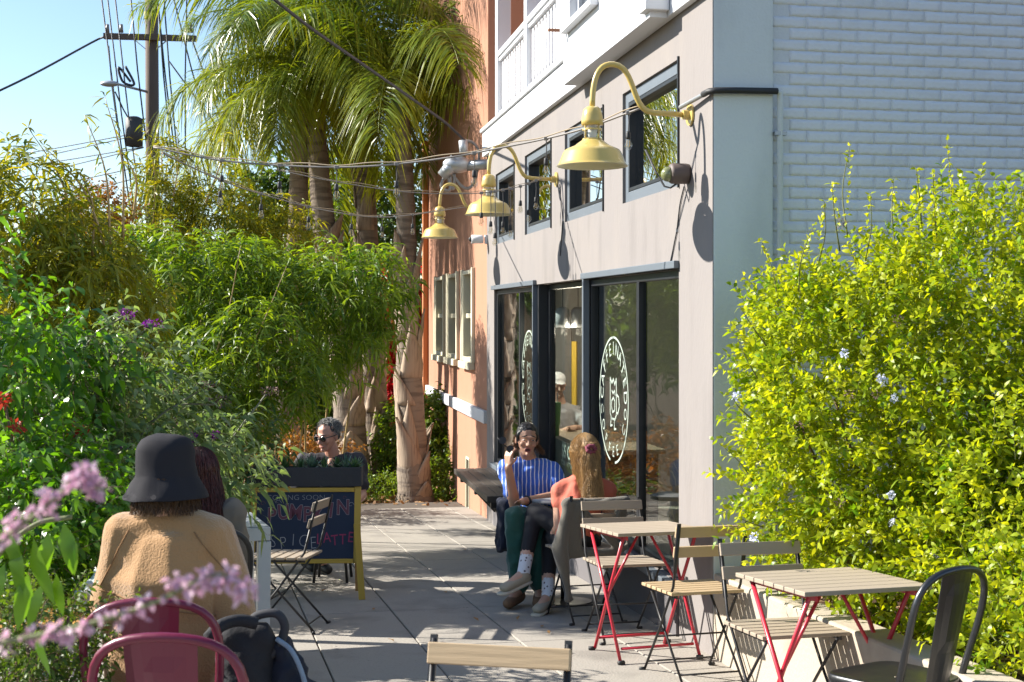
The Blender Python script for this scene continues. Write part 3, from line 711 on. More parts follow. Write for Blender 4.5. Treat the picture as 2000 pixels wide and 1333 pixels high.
# ------------------------------------------------------------------ round outdoor fixture, camera, conduit
s_, z_ = WS(1345, 340)
fx = empty('wall_floodlight', WP(s_, 0, z_), RW, 'small brown wall floodlight with dull green domed lens below the lamp', 'floodlight')
MB().lathe([(0, 0.0), (0.055, 0.0), (0.06, 0.02), (0.06, 0.10), (0.052, 0.115), (0, 0.115)], n=24, M=Matrix.Rotation(R(-90), 4, 'X')).build('housing', mat('brown_box', (0.12, 0.09, 0.08), 0.6), fx, smooth=True)
MB().ball((0.0, 0.125, -0.005), (0.042, 0.042, 0.044), 16, 10).build('lens', mat('green_lens', (0.22, 0.24, 0.11), 0.15, c2=(0.12, 0.13, 0.06), coat=0.6), fx, smooth=True)
MB().tube([(0, 0.06, -0.05), (0.03, 0.10, -0.08), (0.05, 0.13, -0.07), (0.12, 0.16, 0.02), (0.2, 0.2, 0.16)], 0.006, 6).build('cord', M['wire'], fx, smooth=True)
s_, z_ = WS(952, 468)
cc = empty('security_camera', WP(s_, 0, z_), RW, 'small white security camera on the far edge of the shop', 'camera')
MB().box((-0.03, 0, -0.05), (0.03, 0.03, 0.05)).build('mount', M['white_paint'], cc, bevel=0.005)
MB().lathe([(0, 0), (0.045, 0), (0.048, 0.02), (0.048, 0.13), (0.03, 0.135), (0.03, 0.13)], (0.0, 0.05, 0.0), 18, M=Matrix.Rotation(R(-90), 4, 'X')).build('body', M['white_paint'], cc, smooth=True)
MB().ball((0, 0.185, 0), 0.03, 12, 8).build('lens', M['black_rubber'], cc, smooth=True)
for nm, pts in (('thin black cable running down the stucco from the brown floodlight', [(1336, 365), (1328, 400), (1322, 450), (1312, 500), (1306, 528)]), ('thin black cable hanging on the stucco below the middle lamp', [(1092, 360), (1096, 400), (1099, 430), (1096, 470), (1094, 500)])):
    q_ = [WP(*[(WS(u, v, 0.006)[0]), 0.006, WS(u, v, 0.006)[1]]) for u, v in pts]
    lc = empty('loose_cable', q_[0], 0, nm, 'cable'); bw(MB().tube(catm(q_, 5), 0.004, 5), 'cord', M['wire'], lc, smooth=True)
    bw(MB().cbox(q_[2], (0.012, 0.012, 0.02)), 'staple', M['galv'], lc)
cd = empty('conduit', WP(0.0, 0.0, 2.65), RW, 'electrical conduit run round the building corner and down the white wall', 'conduit')
MB().tube([(S(1345), 0.05, 0.02), (0.06, 0.03, 0.035), (-0.02, 0.025, 0.04)], 0.013, 8).build('steel_pipe', M['galv'], cd, smooth=True)
MB().tube([(0.06, 0.032, 0.036), (-0.01, 0.026, 0.04), (-0.045, 0.0, 0.04), (-0.04, -0.1, 0.045), (-0.035, -TP-0.01, 0.05)], 0.018, 8).build('black_hose', M['black_rubber'], cd, smooth=True)
MB().tube([(-0.03, -TP-0.0, 0.05), (-0.02, -TP-0.03, 0.045), (-0.012, -TP-0.035, -0.02), (-0.008, -TP-0.035, -3.2)], 0.017, 8).build('white_pipe', M['white_plaster'], cd, smooth=True)
MB().cbox((-0.01, -TP-0.035, -0.18), (0.035, 0.07, 0.02)).build('clip', M['galv'], cd)

# ------------------------------------------------------------------ festoon strings
def bulb_proto():
    r = empty('bulb_proto')
    so_ = MB().lathe([(0, 0), (0.011, 0), (0.013, -0.01), (0.0145, -0.03), (0.0145, -0.042), (0.012, -0.044), (0, -0.044)], n=12).build('socket', M['black_rubber'], r, smooth=True)
    b = MB().lathe([(0.010, -0.044), (0.013, -0.052), (0.021, -0.072), (0.022, -0.084), (0.017, -0.098), (0.006, -0.106), (0, -0.107)], n=14).build('bulb', M['bulb_glass'], r, smooth=True)
    f = MB().tube([(-0.006, 0, -0.05), (-0.008, 0, -0.085), (0, 0, -0.09), (0.008, 0, -0.085), (0.006, 0, -0.05)], 0.0022, 5).build('filament', M['filament'], b)
    return r, so_, b, f
BP, BPs, BPb, BPf = bulb_proto()
def festoon(label, pts, bulbs, r=0.006, m='cable_grey', twin=True):
    c = catm(pts); root = empty('string_light', c[0], 0, label, 'string light', 'festoon strings tied to the lamps')
    MB_ = MB().tube(c, r, 6); bw(MB_, 'cable', M[m], root, smooth=True)
    if twin:
        bw(MB().tube([p+Vector((0, 0.004*math.sin(i*0.7), r*1.6+0.012*math.sin(i*0.35)**2)) for i, p in enumerate(c)], r*0.6, 5), 'support_wire', M['rope'], root, smooth=True)
    for bu, drop in bulbs:
        p = min(c, key=lambda q: abs(1000+FPX*q.x/q.y-bu))
        s_ = MB().tube([p, p+V(0.003, 0, -drop*0.5), p+V(0, 0, -drop)], 0.0035, 5); bw(s_, 'drop_wire', M['wire'], root)
        lo = p-root.location+V(0, 0, -drop+0.002)
        bw(MB().cbox(p, (0.03, 0.02, 0.022)), 'clamp', M['cable_grey'], root, bevel=0.004)
        so_ = BPs.copy(); col.objects.link(so_); so_.parent = root; so_.location = lo
        b2 = BPb.copy(); col.objects.link(b2); b2.parent = root; b2.location = lo
        f2 = BPf.copy(); col.objects.link(f2); f2.parent = b2
    return root
e1 = arm_pt(1350, 0.30, 0.03)
festoon('heavy twin festoon cable with clear bulbs ending at the corner lamp', [P(300, 288, 8.6), P(420, 312, 8.5), P(560, 324, 8.4), P(700, 326, 8.25), P(850, 312, 8.1), P(1000, 285, 7.9), P(1130, 255, 7.6), e1],
        [(437, .10), (541, .11), (660, .11), (780, .11), (925, .11), (1062, .12), (1229, .11)], 0.0065)
festoon('low sagging festoon string ending at the lamp beside the palms', [P(318, 300, 8.6), P(430, 352, 9.0), P(520, 382, 9.6), P(640, 412, 10.4), P(760, 424, 11.8), arm_pt(963, 0.30, 0.03)],
        [(427, .08), (513, .08), (597, .08), (682, .08), (750, .09), (810, .09)], 0.005)
festoon('thin festoon rope ending at the middle lamp with bunched bulbs', [P(540, 332, 8.6), P(660, 356, 9.2), P(800, 376, 9.8), P(930, 378, 10.3), P(1010, 366, 10.6), arm_pt(1088, 0.12, 0.01)],
        [(1018, .12), (1047, .14), (985, .26), (1000, .30), (1030, .22), (955, .24), (968, .34), (940, .16)], 0.004)
for o in (BPf, BPb, BPs, BP): bpy.data.objects.remove(o)

# ------------------------------------------------------------------ folding slatted chair and table
def chair_proto(wd='acacia'):
    r = empty('folding_chair'); W_ = 0.185
    st = M['black_steel']
    for s in (-1, 1):
        MB().tube([(s*W_, -0.245, 0.79), (s*W_, -0.17, 0.48), (s*W_, 0.0, 0.25), (s*W_, 0.20, 0.006)], 0.0075, 6).build('back_leg', st, r, smooth=True)
        MB().bar((s*W_, -0.247, 0.80), (s*W_, -0.19, 0.55), 0.02, 0.006, (0,1,0)).build('back_bar', st, r)
        x = s*(W_-0.022)
        MB().tube([(x, 0.17, 0.43), (x, 0.0, 0.25), (x, -0.23, 0.006)], 0.007, 6).build('front_leg', st, r, smooth=True)
        MB().tube([(s*W_, 0.195, 0.006), (s*W_+s*0.03, 0.205, 0.006)], 0.010, 6).build('foot', M['black_rubber'], r, smooth=True)
        MB().tube([(x, -0.225, 0.006), (x+s*0.03, -0.235, 0.006)], 0.010, 6).build('foot', M['black_rubber'], r, smooth=True)
        MB().bar((x, -0.17, 0.428), (x, 0.19, 0.428), 0.008, 0.018).build('seat_rail', st, r)
    MB().tube([(-W_, 0.165, 0.05), (W_, 0.165, 0.05)], 0.005, 6).build('cross_bar', st, r, smooth=True)
    MB().tube([(-W_+0.02, -0.19, 0.05), (W_-0.02, -0.19, 0.05)], 0.005, 6).build('cross_bar', st, r, smooth=True)
    MB().tube([(-W_, 0.04, 0.20), (W_, 0.04, 0.20)], 0.005, 6).build('cross_bar', st, r, smooth=True)
    sm = MB().box((-0.2, -0.027, -0.008), (0.2, 0.027, 0.008)).mesh('seat_slat')
    for k in range(6):
        o = ob('seat_slat', sm, M[wd], r, bevel=0.003); o.location = (0, -0.155+k*0.066, 0.445)
    bm_ = MB().box((-0.195, -0.008, -0.028), (0.195, 0.008, 0.028)).mesh('back_slat')
    for z in (0.655, 0.755):
        o = ob('back_slat', bm_, M[wd], r, bevel=0.003); o.location = (0, -0.245+(0.79-z)*0.24+0.014, z); o.rotation_euler = (0.23, 0, 0)
        for s in (-1, 1):
            for dz in (-0.012, 0.012):
                c_ = MB().ball((s*W_, -0.016, dz), 0.0035, 6, 4).build('screw', M['galv'], o)
    return r
CP = chair_proto('acacia'); CG = chair_proto('acacia_grey')
def put_chair(src, first, x, y, rz, label):
    o = src if first else copy_tree(src)
    setM(o, x, y, rz); tag(o, label, 'chair', 'slatted folding chairs'); return o
put_chair(CP, True, 0.93, 6.56, R(17), 'black folding chair with wooden slats, its back bars turned outward beside the concrete planter')
put_chair(CG, True, 0.665, 7.58, R(194), 'folding chair with greyed slats set behind the red-legged table by the shop window')
put_chair(CG, False, 1.165, 5.45, R(195), 'folding chair with two broad greyed back slats tucked under the red-legged table by the planter')
put_chair(CP, False, -0.09, 3.13, R(166), 'pale slatted folding chair standing alone on the open paving')
put_chair(CG, False, -1.40, 7.88, R(84), 'folding chair with dark frame seen edge on in front of the chalkboard')
put_chair(CG, False, 0.47, 8.22, R(18), 'folding chair with a grey coat over its back, under the woman in coral')
def table_proto():
    r = empty('folding_table'); RS = M['red_steel']; H = 0.70
    sm = MB().box((-0.275, -0.036, -0.009), (0.275, 0.036, 0.009)).mesh('top_slat')
    for k in range(7):
        o = ob('top_slat', sm, M['acacia'] if k % 3 else M['acacia_grey'], r, bevel=0.003); o.location = (0, -0.231+k*0.077, H-0.009)
    for s in (-1, 1):
        x = s*0.215
        MB().bar((x, -0.25, H-0.03), (x, 0.25, H-0.03), 0.012, 0.022).build('top_rail', RS, r, bevel=0.002)
        MB().tube([(x, -0.2, H-0.03), (x, 0.0, 0.35), (x, 0.20, 0.012)], 0.0095, 8).build('leg', RS, r, smooth=True)
        MB().tube([(x+s*0.02, 0.2, H-0.03), (x+s*0.02, 0.0, 0.35), (x+s*0.02, -0.20, 0.012)], 0.0095, 8).build('leg', RS, r, smooth=True)
        for y in (-0.2, 0.2): MB().tube([(x, y, 0.010), (x+s*0.035, y*1.04, 0.010)], 0.012, 8).build('foot', M['black_rubber'], r, smooth=True)
        MB().tube([(x, 0.0, 0.35), (s*0.03, -0.0, H-0.03)], 0.008, 8).build('stay', RS, r, smooth=True)
    for y in (-0.165, 0.165): MB().tube([(-0.215, y, 0.075), (0.215, y, 0.075)], 0.008, 8).build('cross_bar', RS, r, smooth=True)
    MB().bar((-0.215, 0, H-0.03), (0.215, 0, H-0.03), 0.014, 0.016).build('centre_rail', RS, r)
    return r
TPR = table_proto()
for i, (x, y, a, l, sc) in enumerate(((0.735, 7.08, 19, 'red-legged table with slatted wooden top beside the shop window', 1.0), (1.285, 5.12, 18, 'red-legged table with slatted wooden top in front of the yellow-green bush', 1.03))):
    o = TPR if i == 0 else copy_tree(TPR)
    setM(o, x, y, R(a)); o.scale = (sc, sc, 1); tag(o, l, 'table', 'red folding tables')

# ------------------------------------------------------------------ stamped metal chairs
def metal_chair(m):
    r = empty('metal_chair')           # faces +y
    H = 0.85
    # seat with rounded corners and a raised rim
    pts = []
    n = 28
    for i in range(n):
        a = 2*math.pi*i/n; c, s = math.cos(a), math.sin(a); e = 0.42
        x = math.copysign(abs(c)**e, c)*(0.185+0.012*s); y = math.copysign(abs(s)**e, s)*0.18
        pts.append((x, y))
    mb = MB(); rings = [(1.0, 0.425), (1.02, 0.435), (1.01, 0.449), (0.985, 0.453), (0.95, 0.450), (0.6, 0.445), (0.02, 0.443)]
    vs = [(x*k, y*k+0.02, z) for k, z in rings for x, y in pts]
    fs = [(j*n+i, j*n+(i+1) % n, (j+1)*n+(i+1) % n, (j+1)*n+i) for j in range(len(rings)-1) for i in range(n)]
    mb.add(vs, fs).build('seat', m, r, smooth=True)
    for s in (-1, 1):
        MB().tube([(s*0.15, 0.16, 0.43), (s*0.21, 0.25, 0.0)], [0.022, 0.014], 8).build('leg', m, r, smooth=True)
        MB().tube([(s*0.15, -0.13, 0.43), (s*0.21, -0.25, 0.0)], [0.022, 0.014], 8).build('leg', m, r, smooth=True)
    # bent back tube
    path = [V(-0.175,-0.12,0.42), V(-0.182,-0.15,0.52), V(-0.192,-0.185,0.63), V(-0.195,-0.205,0.70)]
    path += bez(V(-0.195,-0.205,0.70), V(-0.195,-0.235,0.82), V(-0.13,-0.25,0.85), V(0,-0.255,0.852), 8)[1:]
    path += [V(-p.x, p.y, p.z) for p in reversed(path[:-1])]
    MB().tube(path, 0.0125, 10).build('back_tube', m, r, smooth=True)
    # back splat, slightly curved with a stamped panel
    mb = MB(); nx_, nz_ = 6, 10; vs = []
    for j in range(nz_+1):
        t = j/nz_; z = 0.44+t*0.405; y = -0.155-0.095*t; hw = 0.065+0.02*t
        for i in range(nx_+1):
            q = i/nx_*2-1
            st_ = 0.006 if (abs(q) < 0.55 and 0.30 < t < 0.86) else 0.0
            vs.append((q*hw, y-0.012*(1-q*q)-st_, z))
    fs = [(j*(nx_+1)+i, j*(nx_+1)+i+1, (j+1)*(nx_+1)+i+1, (j+1)*(nx_+1)+i) for j in range(nz_) for i in range(nx_)]
    o = mb.add(vs, fs).build('back_splat', m, r)
    sd = o.modifiers.new('solid', 'SOLIDIFY'); sd.thickness = 0.003
    return r
MC = metal_chair(M['magenta'])
tag(setM(MC, -0.84, 3.35, R(-4)), 'empty magenta metal chair with bent tube back', 'chair', 'magenta metal chairs')
m2 = copy_tree(MC); tag(setM(m2, -1.06, 3.88, R(4)), 'magenta metal chair carrying the person in the bucket hat', 'chair', 'magenta metal chairs')
GC = metal_chair(M['gunmetal']); tag(setM(GC, 1.37, 4.50, R(36)), 'gunmetal grey metal chair beside the yellow-green bush', 'chair')
BC = metal_chair(M['black_steel']); tag(setM(BC, -1.40, 5.80, R(14)), 'black metal chair holding the woman with auburn hair', 'chair')

# ------------------------------------------------------------------ silver table, wooden table at the left
st_ = empty('cafe_table', label='silver grey metal table with square legs beside the auburn haired woman', cat='table'); setM(st_, -1.80, 7.03, R(18))
MB().box((-0.41, -0.41, 0.66), (0.41, 0.41, 0.73)).build('apron', M['silver_paint'], st_, bevel=0.005)
for k in range(6): MB().box((-0.40, -0.40+k*0.1345, 0.7305), (0.40, -0.40+k*0.1345+0.128, 0.738)).build('top_board', M['silver_paint'], st_, bevel=0.003)
for sx in (-1, 1):
    for sy in (-1, 1): MB().box((sx*0.3785-0.034, sy*0.3785-0.034, 0), (sx*0.3785+0.034, sy*0.3785+0.034, 0.658)).build('leg', M['silver_paint'], st_, bevel=0.004)
wt = empty('wooden_table', label='honey coloured wooden table among the shrubs at the magenta chairs', cat='table'); setM(wt, -1.62, 4.45, R(14))
for k in range(5): MB().box((-0.35, -0.35+k*0.14, 0.67), (0.35, -0.35+k*0.14+0.135, 0.695)).build('top_board', mat('honey_wood', (0.50, 0.27, 0.07), 0.5, c2=(0.33, 0.16, 0.04), scale=2, amt=0.8, stretch=(1, 14, 14)) if k == 0 else bpy.data.materials['honey_wood'], wt, bevel=0.004)
MB().lathe([(0, 0), (0.2, 0), (0.2, 0.015), (0.03, 0.03), (0.03, 0.67), (0, 0.67)], n=18).build('pedestal', M['galv'], wt, smooth=False)
pg = empty('plastic_bag', (0,0,0), label='crumpled white plastic bag with coloured print on the wooden table', cat='bag'); setM(pg, -1.42, 4.42, 0.3, 0.70)

# ------------------------------------------------------------------ A-frame chalkboard and trough of succulents
af = empty('chalkboard_sign', label='yellow framed chalkboard easel announcing pumpkin spice latte', cat='sign'); setM(af, -1.46, 9.05, R(3))
YW = M['yellow_wood']; W2 = 0.385
def lean(x, y0, z0, x1, y1, z1, wd, th, m, nm): return MB().bar((x, y0, z0), (x1, y1, z1), wd, th, (0,1,0)).build(nm, m, af, bevel=0.003)
BT, BB = 0.775, 0.245
def fy(z): return -0.14+z*0.16          # front face lean
for s in (-1, 1):
    lean(s*(W2-0.02), fy(BB), BB, s*(W2-0.02), fy(BT), BT, 0.045, 0.03, YW, 'frame_stile')
    lean(s*(W2+0.022), fy(0)-0.0, 0.0, s*(W2-0.02), fy(BB)-0.012, BB+0.28, 0.045, 0.022, YW if s > 0 else YW, 'leg')
    lean(s*(W2-0.03), 0.26, 0.0, s*(W2-0.03), fy(BT)+0.03, BT, 0.045, 0.025, M['raw_leg'], 'leg')
lean(-W2+0.043, fy(BT)-0.003, BT-0.02, W2-0.043, fy(BT)-0.003, BT-0.02, 0.03, 0.045, YW, 'frame_rail')
lean(-W2+0.043, fy(BB)-0.003, BB+0.02, W2-0.043, fy(BB)-0.003, BB+0.02, 0.03, 0.045, YW, 'frame_rail')
tl = math.atan(0.16)
bd_M = Matrix.Translation((0, fy((BT+BB)/2)-0.006, (BT+BB)/2)) @ Matrix.Rotation(math.pi/2-tl, 4, 'X')
bh = (BT-BB)/math.cos(tl)
bd = MB().box((-W2+0.03, -bh/2+0.03, -0.004), (W2-0.03, bh/2-0.03, 0.004), bd_M).build('board', M['board'], af)
def chalk(s, size, x, y, m, off=0.0, rot=0, sx=1.0, dz=0.0055):
    o = text_mesh(s, size, m, 'chalk_lettering', bd_M @ Matrix.Translation((x, y, dz)) @ Matrix.Rotation(rot, 4, 'Z') @ Matrix.Scale(sx, 4, (1,0,0)), bd, offset=off)
    if len(s) > 1: o['kind'] = 'stuff'
chalk('COMING SOON', 0.052, -0.07, 0.192, M['chalk'], -0.0012, 0.0, 1.1)
for i, ch in enumerate('PUMPKIN'):
    x = -0.235+i*0.083; y = 0.065+0.018*math.sin(i*1.3)+0.006*i; rot = 0.12*math.sin(i*2.1)
    chalk(ch, 0.145, x, y, M['chalk'], 0.0055, rot, 0.85, 0.0050)
    chalk(ch, 0.145, x, y, M['chalk_pink'], 0.0030, rot, 0.85, 0.0058)
for i, ch in enumerate('SPICE'): chalk(ch, 0.125, -0.22+i*0.07, -0.115-0.012*math.sin(i*2), M['chalk'], -0.0028, 0.15*math.sin(i*1.7), 0.8)
for i, ch in enumerate('LATTE'): chalk(ch, 0.105, 0.10+i*0.055, -0.10+0.012*math.sin(i*2), bpy.data.materials.get('chalk_rose') or mat('chalk_rose', (0.42, 0.05, 0.12), 0.95, c2=(0.08, 0.02, 0.05), scale=60, amt=1.0), 0.0, 0.1*math.sin(i), 0.8)
def squiggle(cx, cy, r0, turns, m=M['chalk']):
    pts = [(cx+r0*(1-t/turns/7)*math.cos(t), cy+r0*(1-t/turns/7)*math.sin(t)) for t in [k*0.35 for k in range(int(turns*18))]]
    mb = MB()
    for (a, b), (c, d) in zip(pts[:-1], pts[1:]):
        q = Vector((c-a, d-b)); nn = Vector((-q.y, q.x)).normalized()*0.0013
        mb.add([bd_M@Vector((a-nn.x, b-nn.y, 0.0056)), bd_M@Vector((c-nn.x, d-nn.y, 0.0056)), bd_M@Vector((c+nn.x, d+nn.y, 0.0056)), bd_M@Vector((a+nn.x, b+nn.y, 0.0056))], [(0,1,2,3)])
    o = mb.build('chalk_swirl', m, bd); o['kind'] = 'stuff'
squiggle(0.318, 0.14, 0.022, 1); squiggle(-0.30, 0.15, 0.02, 1, M['chalk_pink']); squiggle(-0.20, 0.155, 0.03, 0.6); squiggle(0.27, 0.19, 0.015, 1, M['chalk_pink'])
tz = BT+0.003
tr_ = empty('planter_trough', label='black felted trough of succulents resting on the chalkboard easel', cat='planter'); tr_.matrix_world = af.matrix_world @ Matrix.Translation((0.005, fy(BT)+0.07, tz))
MB().box((-0.41, -0.10, 0), (0.385, -0.085, 0.135)).box((-0.41, 0.085, 0), (0.385, 0.10, 0.135)).box((-0.41, -0.085, 0), (-0.395, 0.085, 0.135)).box((0.37, -0.085, 0), (0.385, 0.085, 0.135)).box((-0.395, -0.085, 0), (0.37, 0.085, 0.11)).build('trough', M['box_black'], tr_, bevel=0.004)
rg = np.random.default_rng(11)
LM_suc = leafmat('succulent', (0.035, 0.09, 0.03), (0.14, 0.24, 0.10), 0.12, 0.4, (1.2, 1.3, 0.6))
LM_sucb = leafmat('succulent_blue', (0.05, 0.12, 0.09), (0.17, 0.27, 0.20), 0.10, 0.5, (1.1, 1.2, 0.8))
for i, x in enumerate((-0.36, -0.26, -0.17, -0.06, 0.03, 0.12, 0.20, 0.27, 0.335)):
    k = 34; th = rg.random(k)*6.28; el = rg.random(k)*1.2+0.25
    d = np.stack([np.cos(th)*np.cos(el), np.sin(th)*np.cos(el), np.sin(el)], 1)
    v_, t_ = leaf_geo(np.zeros((k, 3)), d, np.array([0, 0, 1.0])+0.1*rg.normal(size=(k, 3)), 0.07+0.035*rg.random(k)+(0.02 if i % 3 == 1 else 0), 0.014 if i % 2 else 0.02, -0.1)
    wp = tr_.matrix_world @ Vector((x, rg.uniform(-0.03, 0.03), 0.112))
    o = ob('succulent', np_mesh('succulent', v_, t_, np.repeat(rg.random(k), 6)), (LM_suc, LM_sucb, LM_suc)[i % 3]); o.location = wp
    tag(o, ['green spiky rosette succulent in the black trough', 'blue-grey fine leaved succulent in the black trough'][1 if i % 3 == 1 else 0], 'succulent', ['green succulents in the trough', 'blue succulents in the trough'][1 if i % 3 == 1 else 0])
k = 60; th = rg.random(k)*6.28; el = rg.random(k)*1.6-1.0
d = np.stack([np.cos(th)*np.cos(el), np.sin(th)*np.cos(el), np.sin(el)], 1)
v_, t_ = leaf_geo(np.zeros((k, 3)), d, np.array([0, 0, 1.0])+0.1*rg.normal(size=(k, 3)), 0.10, 0.014, 0.4)
o = ob('trailing_succulent', np_mesh('succulent', v_, t_, np.repeat(rg.random(k), 6)), LM_suc); o.location = tr_.matrix_world @ Vector((-0.40, -0.115, 0.10)); tag(o, 'spiky green trailing succulent spilling over the left end of the black trough', 'succulent')

# ------------------------------------------------------------------ round table between the couple
ct = empty('round_table', label='small grey table between the couple at the shop window', cat='table'); setM(ct, 0.36, 8.82, 0)
MB().lathe([(0, 0.69), (0.26, 0.69), (0.265, 0.70), (0.265, 0.712), (0.26, 0.717), (0, 0.717)], n=32).build('top', mat('grey_top', (0.36, 0.36, 0.36), 0.5), ct)
MB().tube([(0, 0, 0.02), (0, 0, 0.69)], 0.025, 12).build('column', M['black_steel'], ct, smooth=True)
MB().lathe([(0, 0), (0.19, 0), (0.19, 0.012), (0.03, 0.03), (0, 0.03)], n=24).build('base', M['black_steel'], ct)

# ------------------------------------------------------------------ inside the shop
cs = empty('service_counter', WP(4.9, -0.55, -0.55), RW, 'dark wooden counter with a pale top inside the service window', 'counter')
MB().box((-1.3, -0.25, 0), (1.6, 0.25, 0.86)).build('body', M['bench_wood'], cs)
MB().box((-1.35, -0.3, 0.862), (1.65, 0.3, 0.90)).build('top', mat('counter_top', (0.45, 0.36, 0.25), 0.5), cs, bevel=0.005)
p = P(1086, 838, 11.85)
tb = empty('tumbler', (p.x, p.y, 0.352), 0, 'lime green insulated tumbler with straw on the shop counter', 'tumbler')
MB().lathe([(0, 0), (0.030, 0), (0.032, 0.10), (0.040, 0.11), (0.046, 0.30), (0.048, 0.31), (0, 0.315)], n=24).build('cup', mat('lime', (0.22, 0.50, 0.16), 0.35), tb, smooth=True)
MB().tube([(0.01, 0, 0.31), (0.015, 0, 0.40)], 0.005, 6).build('straw', M['white_paint'], tb)
for i, (u, v) in enumerate(((1099, 620), (1129, 620))):
    pz = P(u, v, 12.4); o = empty('pendant_lamp', pz, 0, 'white cylindrical pendant lamp hanging inside the shop', 'lamp', 'pendant lamps inside the shop')
    MB().lathe([(0, 0.1), (0.03, 0.1), (0.06, 0.08), (0.068, 0.05), (0.068, -0.10), (0.064, -0.10), (0.064, 0.04), (0, 0.06)], n=20).build('shade', M['white_paint'], o, smooth=True)
    MB().tube([(0, 0, 0.1), (0, 0, 3.12-pz.z)], 0.004, 5).build('cord', M['wire'], o)
    em, en, eb = newmat('lit_bulb'); eb.inputs['Emission Color'].default_value = (1, 0.85, 0.65, 1); eb.inputs['Emission Strength'].default_value = 3
    MB().ball((0, 0, -0.06), 0.035, 12, 8).build('bulb', em, o, smooth=True)
    pl_ = bpy.data.lights.new('pendant_light', 'POINT'); pl_.energy = 9; pl_.color = (1, 0.86, 0.68); pl_.shadow_soft_size = 0.04
    lo_ = bpy.data.objects.new('pendant_light', pl_); col.objects.link(lo_); lo_.parent = o; lo_.location = (0, 0, -0.14)
p = P(1122, 780, 13.2)
yb = empty('menu_board', (p.x, p.y, -0.55), RW+R(60), 'tall yellow edged menu board standing inside the shop', 'sign')
MB().box((-0.025, -0.02, 0), (0.025, 0.02, 1.75)).build('post', mat('yellow_board', (0.65, 0.42, 0.04), 0.5), yb)
MB().box((0.032, -0.012, 0.4), (0.62, 0.012, 2.05)).build('panel', mat('menu_dark', (0.05, 0.05, 0.05), 0.7, c2=(0.2, 0.19, 0.17), scale=5, amt=0.8), yb)

# ------------------------------------------------------------------ weatherhead with service drop, utility pole, wires
p = P(905, 330, 14.6)
wh = empty('electrical_weatherhead', p, RW, 'grey electrical service head with looped cables on a horizontal pipe', 'service head')
def lp(u, v, Y=14.6): return P(u, v, Y)
bw(MB().tube([lp(905, 325), lp(985, 318, 14.55)], 0.06, 12), 'pipe', M['galv'], wh, smooth=True)
bw(MB().ball(lp(893, 322), (0.17, 0.10, 0.10), 14, 10).tube([lp(893, 315), lp(862, 345)], [0.10, 0.06], 12), 'hood', M['galv'], wh, smooth=True)
bw(MB().tube([lp(905, 275), lp(906, 300)], [0.055, 0.05], 12), 'insulator', M['silver_paint'], wh, smooth=True)
for q in ([lp(868, 345), lp(862, 365), lp(878, 372), lp(880, 345)], [lp(880, 335), lp(900, 362), lp(916, 368), lp(928, 350), lp(936, 300), lp(925, 280), lp(908, 275)], [lp(872, 340), lp(885, 370), lp(888, 340)]):
    bw(MB().tube(catm(q, 6), 0.018, 8), 'cable_loop', M['cable_grey'], wh, smooth=True)
bw(MB().tube(catm([lp(908, 275), P(870, 240, 14.3), P(800, 190, 13.6), P(700, 120, 12.7), P(600, 50, 11.8), P(500, -30, 11)], 6), 0.016, 8), 'drop_cable', M['wire'], wh, smooth=True)

YP = 30.0
pole = empty('utility_pole', (P(296, 600, YP).x, YP, g(YP)), 0, 'tall weathered wooden utility pole with crossarm and wires', 'utility pole')
bw(MB().tube([(P(300, 0, YP).x+0.02, YP, g(YP)-0.3), (P(294, 0, YP).x, YP, 12.5)], [0.17, 0.14], 14), 'pole', M['pole_wood'], pole, smooth=True)
bw(MB().bar(P(203, 71, YP-0.22), P(383, 76, YP-0.22), 0.13, 0.12, (0,1,0)), 'crossarm', M['pole_wood'], pole)
for a, b in (((258, 74), (284, 96)), ((330, 76), (306, 96))): bw(MB().bar(P(*a, YP-0.2), P(*b, YP-0.18), 0.03, 0.02), 'brace', M['galv'], pole)
for u in (210, 237, 373, 365): bw(MB().tube([P(u, 64, YP-0.2), P(u, 48, YP-0.2)], [0.05, 0.035], 8), 'insulator', mat('insul', (0.25, 0.22, 0.2), 0.3) if u == 210 else bpy.data.materials['insul'], pole, smooth=True)
bw(MB().lathe([(0.12, -0.3), (0.2, -0.28), (0.2, 0.35), (0.1, 0.4)], P(262, 262, YP-0.3), 14), 'transformer', mat('dark_metal', (0.06, 0.055, 0.05), 0.6), pole, smooth=True)
bw(MB().tube([P(296, 182, YP), P(250, 170, YP-0.6), P(228, 164, YP-0.9)], 0.03, 8), 'lamp_arm', M['galv'], pole, smooth=True)
bw(MB().ball(P(214, 164, YP-1.0), (0.22, 0.12, 0.07), 12, 8), 'street_light', M['silver_paint'], pole, smooth=True)
bw(MB().tube(catm([P(245, 130, YP-0.6), P(262, 165, YP-0.6), P(240, 160, YP-0.6), P(232, 132, YP-0.6), P(255, 160, YP-0.6)], 6), 0.03, 6), 'cable_coil', M['wire'], pole, smooth=True)
bw(MB().lathe([(0.146, 0), (0.15, 0), (0.15, 0.16), (0.146, 0.16)], P(294, 38, YP), 14), 'number_plate', mat('plate_yellow', (0.55, 0.45, 0.12), 0.6), pole)
wires = [((195, -30), (265, 480)), ((207, -30), (272, 480)), ((222, -30), (283, 470)), ((253, -30), (288, 300)), ((305, -30), (345, 330)), ((318, -30), (350, 340)), ((332, -30), (420, 300)), ((365, -20), (362, 330)), ((375, 78), (470, 330)), ((330, 120), (480, 320)), ((308, 0), (335, 300)), ((212, 90), (230, 250)),
         ((225, 180), (262, 250))]
for (u0, v0), (u1, v1) in wires: bw(MB().tube([P(u0, v0, YP-1), P((u0+u1)/2-2, (v0+v1)/2, YP-0.5), P(u1, v1, YP)], 0.018, 5), 'wire', M['wire'], pole, smooth=True)
